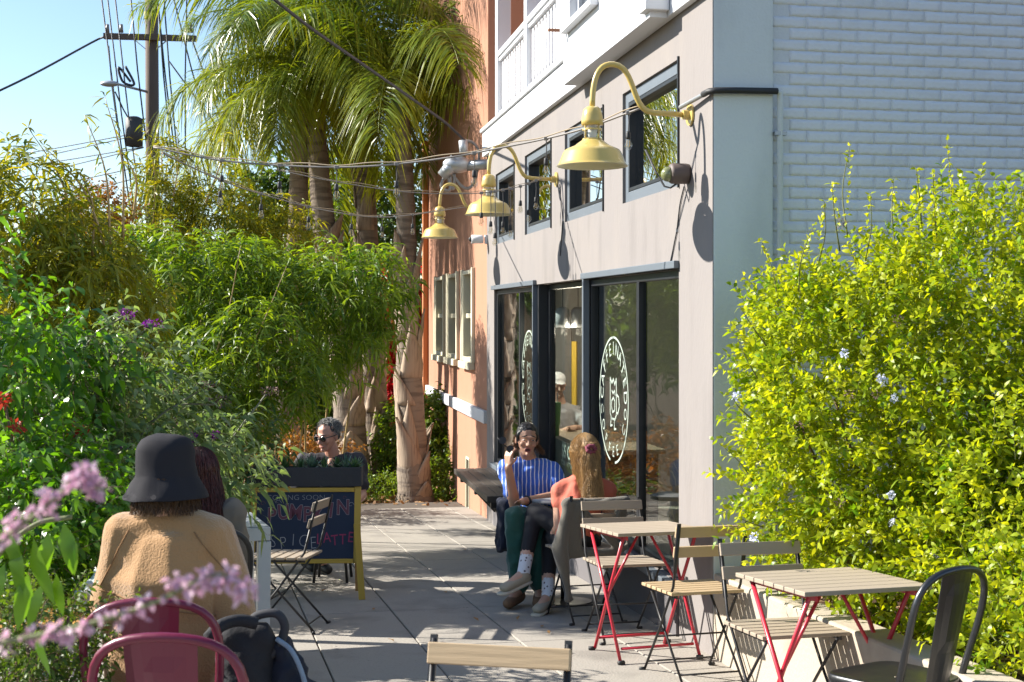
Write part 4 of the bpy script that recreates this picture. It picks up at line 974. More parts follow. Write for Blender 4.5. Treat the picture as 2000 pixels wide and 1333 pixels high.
bw(MB().tube(catm([P(-60, 205, 26), P(60, 148, 27.5), P(180, 83, YP-0.3), P(205, 72, YP-0.2)], 5), 0.025, 6), 'wire', M['wire'], pole, smooth=True)
for v0, v1 in ((312, 258), (328, 262), (335, 288), (362, 289), (388, 325), (420, 345)): bw(MB().tube(catm([P(-20, v0, 33), P(120, (v0+v1)/2+3, 32), P(280, v1, YP+0.2)], 5), 0.014, 5), 'wire', M['wire'], pole, smooth=True)

# ------------------------------------------------------------------ vegetation
TW_B = mat('twig_brown', (0.16, 0.10, 0.055), 0.8)
TW_G = mat('twig_green', (0.16, 0.17, 0.06), 0.7)
CULM = mat('bamboo_culm', (0.42, 0.29, 0.12), 0.45, c2=(0.26, 0.17, 0.06), scale=3, amt=0.8)
LM_bush = leafmat('bush_leaf', (0.13, 0.27, 0.010), (0.54, 0.56, 0.025), 0.52, 0.38, (1.5, 1.35, 0.4))
LM_bam = leafmat('bamboo_leaf', (0.035, 0.105, 0.012), (0.22, 0.33, 0.022), 0.46, 0.4, (1.9, 1.6, 0.4))
LM_bamy = leafmat('bamboo_leaf_yellow', (0.08, 0.16, 0.012), (0.34, 0.34, 0.022), 0.5, 0.42, (1.6, 1.25, 0.4))
LM_big = leafmat('glossy_leaf', (0.04, 0.125, 0.010), (0.16, 0.29, 0.025), 0.48, 0.3, (1.8, 1.9, 0.4), spec=0.6)
LM_bud = leafmat('buddleia_leaf', (0.07, 0.13, 0.045), (0.28, 0.34, 0.14), 0.38, 0.5, (1.3, 1.4, 0.6))
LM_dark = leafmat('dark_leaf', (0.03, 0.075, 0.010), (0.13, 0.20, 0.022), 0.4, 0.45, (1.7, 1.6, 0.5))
LM_palm = leafmat('palm_leaf', (0.045, 0.13, 0.012), (0.34, 0.37, 0.025), 0.48, 0.33, (1.6, 1.3, 0.45), spec=0.55)
LM_ivy = leafmat('ivy_leaf', (0.06, 0.13, 0.012), (0.19, 0.26, 0.03), 0.4, 0.4, (1.6, 1.5, 0.4))
LM_red = leafmat('bougainvillea', (0.35, 0.010, 0.015), (0.70, 0.03, 0.03), 0.4, 0.5, (1.2, 0.9, 0.9))
LM_org = leafmat('autumn_leaf', (0.12, 0.10, 0.02), (0.42, 0.17, 0.03), 0.4, 0.5, (1.4, 1.1, 0.5))
LM_pink = leafmat('pink_petal', (0.52, 0.30, 0.42), (0.78, 0.62, 0.68), 0.35, 0.6, (1.1, 0.9, 1.0))
LM_blue = leafmat('plumbago_petal', (0.52, 0.56, 0.76), (0.80, 0.82, 0.90), 0.3, 0.6, (1.0, 1.0, 1.05))
LM_purp = leafmat('purple_petal', (0.16, 0.012, 0.22), (0.30, 0.04, 0.36), 0.3, 0.6, (1.2, 0.8, 1.1))
LM_scar = leafmat('scarlet_petal', (0.45, 0.03, 0.02), (0.65, 0.10, 0.05), 0.3, 0.6, (1.2, 0.8, 0.8))
LM_brown = leafmat('dead_bloom', (0.10, 0.055, 0.05), (0.25, 0.15, 0.13), 0.1, 0.8, (1, 1, 1))

def plant(name, label, cat, base, group=None): return empty(name, base, 0, label, cat, group)
def stems(root, pairs, r, m, name='stem', bend=0.15, rng=random.Random(1)):
    for a, b in pairs:
        a, b = Vector(a), Vector(b); mid = (a+b)/2+Vector((rng.uniform(-1, 1), rng.uniform(-1, 1), 0))*bend*(b-a).length*0.5
        c = catm([a, mid, b], 5); n = len(c)
        bw(MB().tube(c, [r*(1-0.65*i/(n-1)) for i in range(n)], 6), name, m, root, smooth=True)
def bloom(root, name, c, rad, n, mt, rng, L=0.012, Wd=0.01, squash=(1,1,1)):
    u = nrmz(rng.normal(size=(n, 3))); off = np.array(tuple(Vector(c)-root.location))
    v_, t_ = leaf_geo(off+u*rad*np.array(squash)*rng.random((n, 1))**0.4, u+0.6*rng.normal(size=(n, 3)), rng.normal(size=(n, 3)), L, Wd, 0.1)
    return ob(name, np_mesh(name, v_, t_, np.repeat(rng.random(n), 6)), mt, root)

# the bright bush on the right
rng = np.random.default_rng(21)
bb_ = P(1800, 1000, 6.0); bush = plant('flowering_bush', 'big bright yellow-green bush with pale blue flowers in the concrete planter', 'bush', (bb_.x, bb_.y, g(6.0)+0.36))
E = [(P(1705, 830, 6.05), (0.56, 0.5, 0.80)), (P(1900, 735, 6.0), (0.55, 0.55, 0.83)), (P(2010, 1080, 5.35), (0.46, 0.45, 0.60)), (P(1560, 960, 6.15), (0.24, 0.3, 0.40)), (P(1840, 1090, 5.75), (0.5, 0.42, 0.36)), (P(2200, 800, 5.9), (0.6, 0.55, 0.9)), (P(1560, 700, 6.2), (0.22, 0.3, 0.38)),
     (P(2080, 1250, 4.7), (0.35, 0.3, 0.35))]
tips = foliage(bush, rng, E, 6200, LM_bush, TW_G, slen=0.17, per=12, Lg=0.043, Wd=0.019, out_w=0.9, up_w=0.45, rnd_w=0.55, droop=0.12, inner=0.60, spread=0.75, lump=0.10)
# upright shoots breaking the outline
sp = [(1655, 420, 1660, 285), (1690, 470, 1700, 380), (1800, 400, 1790, 330), (1860, 380, 1850, 275), (1900, 420, 1920, 325), (1600, 470, 1610, 395), (1520, 560, 1485, 465), (1500, 640, 1445, 600), (1470, 780, 1430, 775), (1470, 900, 1410, 870), (1560, 530, 1590, 440), (1980, 440, 1995, 372), (1750, 450, 1745, 350), (1940, 430, 1960, 390), (1830, 430, 1822, 330), (1480, 700, 1440, 660), (1490, 990, 1440, 1010), (1640, 450, 1625, 360)]
o_ = np.array([tuple(P(a, b, 6.0)) for a, b, c, d in sp]); t_e = np.array([tuple(P(c, d, 6.0-0.1*(i % 3))) for i, (a, b, c, d) in enumerate(sp)])
per = 13; tt = np.linspace(0.0, 1.0, per)
pos = (o_[:, None]+(t_e-o_)[:, None]*tt[None, :, None]).reshape(-1, 3); nn_ = len(pos)
dirs = nrmz(np.repeat(nrmz(t_e-o_), per, 0)*0.6+rng.normal(size=(nn_, 3))*0.8)
pos = np.repeat(pos, 2, 0); dirs = nrmz(np.concatenate([dirs[:, None], (dirs*np.array([-1, -1, 1]))[:, None]], 1).reshape(-1, 3))
v_, t_ = leaf_geo(pos-np.array(tuple(bush.location)), dirs, rng.normal(size=(len(pos), 3))+np.array([0, 0, 1]), 0.036*(0.6+0.6*rng.random(len(pos))), 0.014, 0.1)
f = ob('shoot_leaves', np_mesh('shoot_leaves', v_, t_, np.repeat(np.clip(rng.normal(0.7, 0.2, len(pos)), 0, 1), 6)), LM_bush, bush); f['kind'] = 'stuff'
stems(bush, [(P(a, b+40, 6.0), P(c, d, 6.0-0.1*(i % 3))) for i, (a, b, c, d) in enumerate(sp)], 0.004, TW_G, 'shoot')
stems(bush, [(V(bb_.x-0.3+0.15*k, bb_.y-0.1+0.05*(k % 3), g(6)+0.3), P(1560+70*k, 820-40*(k % 3), 6.05)) for k in range(6)], 0.016, TW_B, 'stem')
for u, v in ((1650, 690), (1719, 738), (1748, 776), (1740, 968), (1439, 775), (1473, 1050), (1744, 1022), (1832, 1090), (1725, 745)):
    bloom(bush, 'flower_cluster', P(u, v, 5.42 if v > 900 else 5.5), 0.018, 34, LM_blue, rng, 0.012, 0.010)
for u, v in ((1645, 435), (1755, 625), (1660, 770), (1715, 770), (1640, 985), (1560, 830)): bloom(bush, 'dry_flower_head', P(u, v, 5.5), 0.02, 24, LM_brown, rng, 0.014, 0.005)

# bamboo clumps
def bamboo(label, ells, n, mt, seed, culms, group='bamboo clumps along the path', Lg=0.135, Wd=0.019, slen=0.2, tall=()):
    rng = np.random.default_rng(seed); rr = random.Random(seed)
    c0 = ells[0][0]; root = plant('bamboo', label, 'bamboo', (c0.x, c0.y, g(c0.y)), group)
    foliage(root, rng, ells, n, mt, TW_G, slen=slen, per=9, Lg=Lg, Wd=Wd, out_w=0.7, up_w=0.15, rnd_w=0.6, droop=0.45, inner=0.35, spread=0.95, fan=True, lump=0.16)
    for k in range(culms):
        e = ells[k % len(ells)]; t = Vector(e[0])+Vector((rr.uniform(-1, 1)*e[1][0]*0.6, rr.uniform(-1, 1)*e[1][1]*0.5, rr.uniform(0.1, 0.8)*e[1][2]))
        b = Vector((t.x*0.35+c0.x*0.65-0.15+rr.uniform(-.15, .15), t.y*0.4+c0.y*0.6+rr.uniform(0, .25), g(t.y)))
        c = catm([b, b.lerp(t, 0.5)+Vector((rr.uniform(-.06, .06), 0, 0.25)), t], 5); m_ = len(c)
        bw(MB().tube(c, [0.013*(1-0.7*i/(m_-1)) for i in range(m_)], 7), 'culm', CULM, root, smooth=True)
    for (u0, v0, u1, v1, Y) in tall:
        a, b = P(u0, v0, Y), P(u1, v1, Y); c = catm([a, a.lerp(b, 0.5)+Vector((0.06, 0, 0.05)), b], 6); m_ = len(c)
        bw(MB().tube(c, [0.011*(1-0.8*i/(m_-1)) for i in range(m_)], 6), 'culm', CULM, root, smooth=True)
        q = np.array([tuple(x) for x in c[m_//2:] for _ in range(4)]); k = len(q)
        v_, t_ = leaf_geo(q-np.array(tuple(root.location)), rng.normal(size=(k, 3))+np.array([0, 0, 0.5]), rng.normal(size=(k, 3)), 0.12*(0.6+0.6*rng.random(k)), 0.015, 0.5)
        f = ob('culm_leaves', np_mesh('culm_leaves', v_, t_, np.repeat(rng.random(k), 6)), mt, root); f['kind'] = 'stuff'
    return root
bamboo('arching bamboo dome overhanging the path beside the palm trunk', [(P(610, 610, 12.2), (0.74, 0.6, 0.54)), (P(705, 560, 12.2), (0.43, 0.4, 0.34)), (P(490, 720, 11.1), (0.48, 0.35, 0.50)), (P(550, 750, 11.2), (0.36, 0.3, 0.26)), (P(480, 560, 12.2), (0.5, 0.5, 0.39))], 1500, LM_bam, 31, 8,
       tall=((385, 800, 470, 480, 11), (410, 830, 560, 520, 11)))
bamboo('dense green bamboo clump between the dome and the tall shoots', [(P(370, 600, 11.8), (0.76, 0.6, 0.63)), (P(320, 790, 10.9), (0.62, 0.35, 0.48)), (P(250, 540, 11.9), (0.50, 0.5, 0.40))], 1100, LM_bam, 32, 7)
bamboo('bamboo clump with thin shoots rising against open sky', [(P(120, 610, 9.2), (0.66, 0.6, 0.62)), (P(20, 450, 9.0), (0.42, 0.45, 0.55)), (P(60, 780, 8.8), (0.5, 0.4, 0.5)), (P(150, 480, 9.4), (0.3, 0.3, 0.28))], 1500, LM_bamy, 33, 7,
       tall=((215, 480, 165, 225, 9.2), (150, 480, 55, 250, 9.2), (240, 470, 205, 190, 9.4), (205, 480, 85, 285, 9.1), (180, 500, 150, 330, 9.1), (260, 430, 240, 300, 9.6)))
bamboo('golden sunlit bamboo standing in front of the utility pole', [(P(320, 440, 15.2), (0.40, 0.4, 0.60)), (P(430, 450, 15.4), (0.6, 0.5, 0.66)), (P(325, 340, 15.3), (0.24, 0.3, 0.42)), (P(540, 470, 15.6), (0.48, 0.4, 0.42))], 1100, LM_bamy, 34, 12, tall=((330, 430, 345, 240, 15), (400, 400, 440, 260, 15), (300, 440, 285, 260, 15), (250, 450, 262, 300, 15)))

# shrubs at the left front
def shrub(name, label, cat, ells, n, mt, seed, tw=TW_B, group=None, nstem=4, **kw):
    rng = np.random.default_rng(seed); c0 = ells[0][0]
    root = plant(name, label, cat, (c0.x, c0.y, g(c0.y)), group)
    foliage(root, rng, ells, n, mt, tw, **kw)
    rr = random.Random(seed)
    if nstem:
        stems(root, [((c0.x+rr.uniform(-.1, .1), c0.y+rr.uniform(-.1, .1), g(c0.y)-0.02), Vector(ells[k % len(ells)][0])+Vector((rr.uniform(-.2, .2), rr.uniform(-.2, .2), 0.1))) for k in range(nstem)], 0.014, tw, 'stem', rng=rr)
    return root, rng
shrub('leafy_shrub', 'tall shrub with hanging glossy oval leaves at the path edge', 'shrub', [(P(60, 700, 5.6), (0.30, 0.4, 0.32)), (P(10, 840, 5.2), (0.25, 0.35, 0.30)), (P(160, 720, 5.9), (0.22, 0.3, 0.18)), (P(-80, 620, 5.4), (0.25, 0.3, 0.45))], 300, LM_big, 41, slen=0.2, per=8, Lg=0.068, Wd=0.032, out_w=0.6, up_w=0.2, rnd_w=0.5, droop=0.75, inner=0.3, spread=0.8)
r_, rg_ = shrub('butterfly_bush', 'grey-green butterfly bush with purple flower heads behind the bucket hat', 'shrub', [(P(230, 850, 6.2), (0.46, 0.4, 0.26)), (P(360, 920, 6.6), (0.34, 0.35, 0.20)), (P(150, 920, 5.8), (0.36, 0.35, 0.26)), (P(230, 730, 6.2), (0.20, 0.3, 0.16)), (P(330, 930, 7.2), (0.18, 0.3, 0.20))], 520, LM_bud, 42, slen=0.25, per=9, Lg=0.095, Wd=0.023, out_w=0.8, up_w=0.5, rnd_w=0.5, droop=0.55, inner=0.3, spread=0.75)
arch = [((230, 900), (330, 800), (420, 790), 6.0), ((150, 850), (240, 690), (290, 640), 6.0), ((400, 1000), (440, 880), (520, 770), 6.6), ((200, 900), (300, 820), (395, 760), 6.1), ((120, 760), (180, 660), (240, 620), 5.8)]
for a, b, c, Y in arch:
    cv = catm([P(*a, Y), P(*b, Y), P(*c, Y)], 8); bw(MB().tube(cv, 0.005, 6), 'branch', mat('bud_stem', (0.25, 0.24, 0.17), 0.7) if 'bud_stem' not in bpy.data.materials else bpy.data.materials['bud_stem'], r_, smooth=True)
    lm = None
    for i in range(2, len(cv)):
        for s in (-1, 1):
            k = 1; q = np.array([tuple(cv[i]-r_.location)])
            v_, t_ = leaf_geo(q, np.array([[s*0.8+rg_.normal()*0.2, rg_.normal()*0.5, 0.35]]), np.array([[0, 0.1, 1.0]]), 0.10*(0.7+0.5*rg_.random()), 0.026, 0.5)
            ob('leaf', np_mesh('leaf', v_, t_, np.full(6, 0.3+0.6*rg_.random())), LM_bud, r_)
    bloom(r_, 'flower_head', P(c[0]+8, c[1]-6, Y), 0.03, 60, (LM_brown, LM_purp)[1 if c[1] < 700 else 0], rg_, 0.014, 0.007, (1.6, 1, 0.8))
for u, v, Y in ((243, 880, 5.7), (420, 850, 6.3), (290, 635, 6.0), (140, 830, 5.6), (105, 895, 5.5), (375, 855, 6.2)): bloom(r_, 'flower_head', P(u, v, Y), 0.02, 50, LM_purp, rg_, 0.014, 0.010)
for u, v, Y in ((30, 832, 5.0), (140, 838, 5.5), (160, 845, 5.5), (8, 780, 5.0), (150, 860, 5.5)): bloom(r_, 'scarlet_flower', P(u, v, Y), 0.022, 30, LM_scar, rg_, 0.03, 0.012)
shrub('leafy_shrub', 'low mixed green shrub crowding the wooden table', 'shrub', [(P(90, 1010, 4.9), (0.33, 0.35, 0.30)), (P(180, 960, 5.4), (0.26, 0.3, 0.2)), (P(30, 1130, 4.6), (0.25, 0.3, 0.26)), (P(130, 1120, 5.0), (0.2, 0.25, 0.22))], 620, LM_big, 43, slen=0.16, per=9, Lg=0.060, Wd=0.022, out_w=0.8, up_w=0.4, rnd_w=0.5, droop=0.5, inner=0.3, spread=0.8)
shrub('leafy_shrub', 'dark fine leaved shrub low beside the magenta chairs', 'shrub', [(P(70, 1250, 3.9), (0.20, 0.25, 0.14)), (P(20, 1320, 3.7), (0.2, 0.25, 0.2))], 420, LM_dark, 44, slen=0.12, per=10, Lg=0.030, Wd=0.010, out_w=0.8, up_w=0.4, rnd_w=0.5, droop=0.3, inner=0.3, spread=0.8)
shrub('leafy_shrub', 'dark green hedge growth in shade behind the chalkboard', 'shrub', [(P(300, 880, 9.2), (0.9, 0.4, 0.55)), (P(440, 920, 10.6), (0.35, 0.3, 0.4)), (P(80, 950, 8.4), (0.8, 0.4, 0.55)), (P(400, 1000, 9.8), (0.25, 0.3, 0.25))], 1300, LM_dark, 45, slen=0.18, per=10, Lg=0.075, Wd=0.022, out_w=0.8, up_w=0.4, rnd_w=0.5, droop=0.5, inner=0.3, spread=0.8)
# leaves hanging close to the camera at the left edge
hl = plant('hanging_branch', 'branch with big drooping translucent leaves in front of the dark shrub', 'shrub', (P(40, 1000, 2.9).x, 2.9, g(2.9)))
cv = catm([P(-30, 1330, 2.9), P(-20, 1120, 2.9), P(60, 1030, 2.9), P(140, 1010, 2.9)], 6); bw(MB().tube(cv, 0.006, 6), 'branch', TW_G, hl, smooth=True)
rgh = np.random.default_rng(9)
for u, v, L_, a in ((36, 1060, 0.12, 0.1), (66, 1050, 0.15, 0.35), (95, 1040, 0.10, -0.1), (125, 1020, 0.11, 0.2), (10, 1100, 0.11, -0.2), (75, 1230, 0.10, 0.3), (140, 1040, 0.09, 0.1), (55, 1120, 0.12, -0.15), (20, 1040, 0.10, 0.3), (110, 1120, 0.09, 0.2), (85, 1140, 0.10, -0.3)):
    v_, t_ = leaf_geo(np.array([tuple(P(u, v, 2.9)-hl.location)]), np.array([[a, -0.1, -0.9]]), np.array([[0.4*rgh.normal(), -1.0, 0.2]]), L_, L_*0.34, 0.1)
    ob('leaf', np_mesh('leaf', v_, t_, np.full(6, 0.5+0.4*rgh.random())), LM_big, hl)

# near flower spikes
def spike(label, pts, seed):
    rg = np.random.default_rng(seed); cv = catm(pts, 14); root = plant('flower_spike', label, 'flower', pts[0], 'mauve flower spikes')
    bw(MB().tube(cv, [0.0026*(1-0.6*i/(len(cv)-1)) for i in range(len(cv))], 6), 'stem', mat('spike_stem', (0.22, 0.24, 0.10), 0.7) if 'spike_stem' not in bpy.data.materials else bpy.data.materials['spike_stem'], root, smooth=True)
    for i in range(3, len(cv), 1):
        if rg.random() < 0.5: continue
        c = cv[i]+Vector((rg.normal()*0.004, rg.normal()*0.003, rg.normal()*0.0036))
        bloom(root, 'floret', c, 0.004+0.002*rg.random(), 7, LM_pink, rg, 0.009, 0.0055)
spike('mauve flower spike arching in front of the person in the bucket hat', [P(-40, 1265, 1.12), P(150, 1225, 1.12), P(300, 1178, 1.12), P(400, 1128, 1.12), P(450, 1130, 1.12), P(480, 1180, 1.12)], 1)
spike('short mauve flower spike nodding in front of the green shrub', [P(-40, 1085, 1.15), P(50, 1020, 1.15), P(110, 970, 1.15), P(160, 925, 1.15), P(192, 958, 1.15)], 2)

# ------------------------------------------------------------------ palms
M['palm_bark'] = mat('palm_bark', (0.33, 0.265, 0.20), 0.9, c2=(0.14, 0.10, 0.075), scale=2.2, amt=0.9, bump=1.0, bscale=9, stretch=(5, 5, 1.6))
M['palm_boot'] = mat('palm_boot', (0.47, 0.36, 0.26), 0.85, c2=(0.22, 0.15, 0.10), scale=1.8, amt=0.9, bump=0.4, bscale=8, stretch=(6, 6, 0.8))
overlay(M['palm_bark'], 'noise', 1.0, 0.5, 0.62, (0.10, 0.075, 0.06), 0.7, (2.5, 2.5, 16))
overlay(M['palm_boot'], 'noise', 1.0, 0.5, 0.66, (0.16, 0.11, 0.08), 0.7, (34, 34, 2.0))
def palm(label, base, crown, r0, r1, nf, FL, seed, boots=12, hang=1.6):
    rg = np.random.default_rng(seed); rr = random.Random(seed)
    root = plant('palm_tree', label, 'palm', base, 'palm trees at the end of the path')
    base, crown = Vector(base), Vector(crown); cv = catm([base+V(0, 0, -0.2), base.lerp(crown, 0.33)+V(rr.uniform(-.05, .05), 0, 0), base.lerp(crown, 0.66)+V(rr.uniform(-.05, .05), 0, 0), crown], 14)
    m_ = len(cv); vs = MB().tube(cv, [ (r0*(1.0+0.5*math.exp(-(i/m_)*14))*(1-(i/m_))+r1*(i/m_))*(1+0.035*math.sin(i*1.9)+rr.uniform(-.03, .03)) for i in range(m_)], 16)
    tr = bw(vs, 'trunk', M['palm_bark'], root, smooth=True)
    for k in range(boots):                                # old leaf bases wrapped round the trunk
        t = 0.03+0.62*(k+rr.random()*0.5)/boots; i = int(t*(m_-1)); c = cv[i]; rad = r0*(1-t)+r1*t
        a0 = rr.uniform(0, 6.28) if k % 2 else rr.uniform(3.6, 5.8); hgt = rr.uniform(0.35, 0.85); wd = rr.uniform(0.6, 1.5); jj = rr.uniform(0.3, 1.6); sk = rr.uniform(-0.6, 0.6)
        mb = MB(); vv = []; nn, kk = 8, 6
        for j in range(nn+1):
            s_ = j/nn; hw = wd*(1-s_)**0.7*(0.65+0.35*math.cos(s_*2)); 
            for q in range(kk+1):
                a = a0+(q/kk*2-1)*hw+sk*s_; ro = rad*1.06+0.010+0.06*s_*s_*jj+0.03*math.sin(math.pi*q/kk)*s_+rr.uniform(-0.006, 0.006)
                vv.append(c+Vector((math.cos(a)*ro, math.sin(a)*ro, (s_-0.2)*hgt)))
        mb.add(vv, [(j*(kk+1)+q, j*(kk+1)+q+1, (j+1)*(kk+1)+q+1, (j+1)*(kk+1)+q) for j in range(nn) for q in range(kk)])
        o = bw(mb, 'leaf_base', M['palm_boot'], root, smooth=True); sd = o.modifiers.new('solid', 'SOLIDIFY'); sd.thickness = 0.012
    bw(MB().tube([crown+V(0, 0, -0.45), crown+V(0, 0, -0.1), crown+V(0, 0, 0.45)], [r1*1.0, r1*1.2, r1*0.45], 12), 'crownshaft', mat('crownshaft', (0.13, 0.17, 0.06), 0.6) if 'crownshaft' not in bpy.data.materials else bpy.data.materials['crownshaft'], root, smooth=True)
    for k in range(nf):
        az = k*2.399+rr.uniform(-.25, .25); age = k/nf; e0 = 1.3-hang*age+rr.uniform(-.12, .12); L_ = FL*(0.82+0.3*rr.random())
        pts = []; p = Vector(crown)+V(0, 0, 0.25-0.4*age); el = e0; st = L_/16
        for i in range(17):
            pts.append(p.copy()); p = p+Vector((math.cos(az)*math.cos(el), math.sin(az)*math.cos(el), math.sin(el)))*st; el -= (0.07+0.085*i/16)*(1.1-0.25*age)
            el = max(el, -1.45)
        pa = np.array([tuple(q) for q in pts]); n = 112
        tt = np.linspace(0.13, 0.995, n); ii = tt*16; i0 = np.minimum(ii.astype(int), 15); fr = (ii-i0)[:, None]
        pos = pa[i0]*(1-fr)+pa[i0+1]*fr; tan = nrmz(pa[i0+1]-pa[i0])
        sd = nrmz(np.cross(tan, np.array([0, 0, 1.0])+1e-3)); up = np.cross(sd, tan)
        V_, T_, C_ = [], [], []; nb = 0
        for s in (-1, 1):
            ln = 0.62*FL/2.6*(0.35+0.65*np.sin(np.pi*np.clip(tt*0.92+0.06, 0, 1))**0.7)*(0.85+0.3*rg.random(n))
            d = nrmz(sd*s*(0.85+0.15*rg.random((n, 1)))+tan*0.75+up*(0.42*rg.normal(size=(n, 1))+0.10))
            v_, t_ = leaf_geo(pos+tan*rg.normal(size=(n, 1))*0.02, d, up+0.35*rg.normal(size=(n, 3)), ln, 0.019*FL/2.6, (0.4+0.6*rg.random((n, 1))))
            V_.append(v_); T_.append(t_+nb); nb += len(v_)
            tc_ = np.clip(0.16+0.30*age+rg.normal(0, 0.10, n), 0, 1); tc6 = np.repeat(tc_[:, None], 6, 1); tc6[:, 3:5] += 0.12; tc6[:, 5] += 0.42; C_.append(np.clip(tc6, 0, 1).ravel())
        mb = MB().tube(pts, [0.024*(1-0.85*i/16) for i in range(17)], 4, cap=False)
        rv = np.array(mb.v); rt = np.array([q for f4 in mb.f for q in ((f4[0], f4[1], f4[2]), (f4[0], f4[2], f4[3]))])+nb
        V_.append(rv); T_.append(rt); C_.append(np.full(len(rv), 0.55))
        me = np_mesh('frond', np.concatenate(V_)-np.array(tuple(root.location)), np.concatenate(T_), np.concatenate(C_))
        ob('frond', me, LM_palm, root)
    return root
def gp(u, Y): return V((u-1000)/FPX*Y, Y, g(Y))
palm('palm with ringed pale trunk standing alone at the paving edge', gp(812, 17.3), P(784, 190, 17.2), 0.205, 0.095, 20, 2.8, 51, 16, 1.15)
palm('palm with bulging peeling trunk behind the man in sunglasses', gp(692, 18.4), P(610, 150, 18.2), 0.24, 0.12, 20, 2.7, 52, 16)
palm('palm with grey split leaf bases between the two other trunks', gp(740, 18.9), P(690, 30, 18.9), 0.21, 0.11, 18, 2.8, 53, 16)
palm('palm whose crown rises against the orange house', gp(868, 21.4), P(885, 90, 19.6), 0.2, 0.11, 17, 2.1, 54, 3)
palm('palm leaning out over the bamboo with golden hanging fronds', gp(560, 20.5), P(585, 120, 17.8), 0.2, 0.11, 18, 1.95, 55, 6)

# ------------------------------------------------------------------ planting bed and backdrop
shrub('leafy_shrub', 'bright green shrub growing round the base of the lone palm trunk', 'shrub', [(P(860, 850, 18.2), (0.38, 0.35, 0.55)), (P(790, 870, 18.6), (0.35, 0.3, 0.6)), (P(880, 930, 17.6), (0.25, 0.3, 0.25))], 900, LM_ivy, 61, slen=0.22, per=10, Lg=0.085, Wd=0.036, out_w=0.9, up_w=0.4, rnd_w=0.5, droop=0.35, inner=0.3, spread=0.8)
shrub('ground_cover', 'low yellow-green ground cover along the paving edge under the palms', 'ground cover', [(gp(730, 17.6)+V(0, 0, 0.1), (0.5, 0.5, 0.22)), (gp(900, 17.3)+V(0, 0, 0.05), (0.35, 0.4, 0.2)), (gp(600, 17)+V(0, 0, 0.1), (0.8, 0.7, 0.3))], 700, LM_ivy, 62, nstem=0, slen=0.14, per=8, Lg=0.06, Wd=0.024, out_w=0.8, up_w=0.5, rnd_w=0.5, droop=0.3, inner=0.2, spread=0.8)
shrub('bougainvillea', 'scarlet bougainvillea hanging between the palm trunks', 'vine', [(P(762, 610, 22.5), (0.22, 0.3, 1.0)), (P(770, 760, 22.4), (0.22, 0.3, 0.55)), (P(828, 640, 22.6), (0.14, 0.3, 1.0))], 700, LM_red, 63, slen=0.2, per=9, Lg=0.085, Wd=0.06, out_w=0.7, up_w=-0.2, rnd_w=0.6, droop=0.4, inner=0.2, spread=0.9)
shrub('autumn_bush', 'orange leaved bush in the sun behind the man in sunglasses', 'shrub', [(P(540, 890, 14.5), (0.5, 0.4, 0.30)), (P(620, 900, 15.5), (0.45, 0.4, 0.28))], 420, LM_org, 64, slen=0.2, per=8, Lg=0.06, Wd=0.028, out_w=0.8, up_w=0.4, rnd_w=0.6, droop=0.3, inner=0.2, spread=0.8)
shrub('small_tree', 'small rusty leaved tree between the thin bamboo shoots', 'tree', [(P(195, 420, 14), (0.35, 0.35, 0.32)), (P(200, 500, 14), (0.3, 0.3, 0.4))], 420, LM_org, 65, slen=0.2, per=8, Lg=0.05, Wd=0.026, out_w=0.8, up_w=0.4, rnd_w=0.6, droop=0.3, inner=0.2, spread=0.8)
def tree(label, ells, n, mt, seed): return shrub('tree', label, 'tree', ells, n, mt, seed, group='trees closing the far end', nstem=5, slen=0.5, per=10, Lg=0.17, Wd=0.07, out_w=0.8, up_w=0.3, rnd_w=0.6, droop=0.4, inner=0.25, spread=0.85, lump=0.15)
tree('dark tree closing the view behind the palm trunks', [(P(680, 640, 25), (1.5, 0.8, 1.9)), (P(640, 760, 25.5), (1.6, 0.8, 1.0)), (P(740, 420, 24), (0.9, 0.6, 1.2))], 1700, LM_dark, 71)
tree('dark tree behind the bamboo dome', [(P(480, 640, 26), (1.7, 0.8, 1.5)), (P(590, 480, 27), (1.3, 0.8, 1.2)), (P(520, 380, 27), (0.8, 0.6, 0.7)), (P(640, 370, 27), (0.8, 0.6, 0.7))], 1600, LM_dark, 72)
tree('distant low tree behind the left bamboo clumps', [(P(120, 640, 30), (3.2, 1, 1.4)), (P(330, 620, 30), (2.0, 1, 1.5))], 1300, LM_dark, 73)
rng = np.random.default_rng(77); n = 2600
Yq = rng.uniform(16.2, 20.5, n); Xq = rng.uniform(-0.24, -0.025, n)*Yq
p3 = np.stack([Xq, Yq, np.array([g(y) for y in Yq])-0.038], 1)
v_, t_ = leaf_geo(p3, np.concatenate([rng.normal(size=(n, 2)), 0.3*rng.normal(size=(n, 1))], 1), np.array([0, 0, 1.0])+0.5*rng.normal(size=(n, 3)), 0.10, 0.045, 0.1)
tag(ob('leaf_litter', np_mesh('leaf_litter', v_, t_, np.repeat(rng.random(n), 6)), leafmat('litter', (0.14, 0.07, 0.03), (0.45, 0.26, 0.10), 0.1, 0.8)), 'fallen brown leaves under the palms', 'leaves', kind='stuff')
rr = random.Random(4)
lme = np_mesh('fallen_leaf', *leaf_geo(np.zeros((1, 3)), np.array([[1.0, 0, 0.1]]), np.array([[0, 0, 1.0]]), 0.05, 0.022, -0.1), np.full(6, 0.5)); lme.materials.append(bpy.data.materials['litter'])
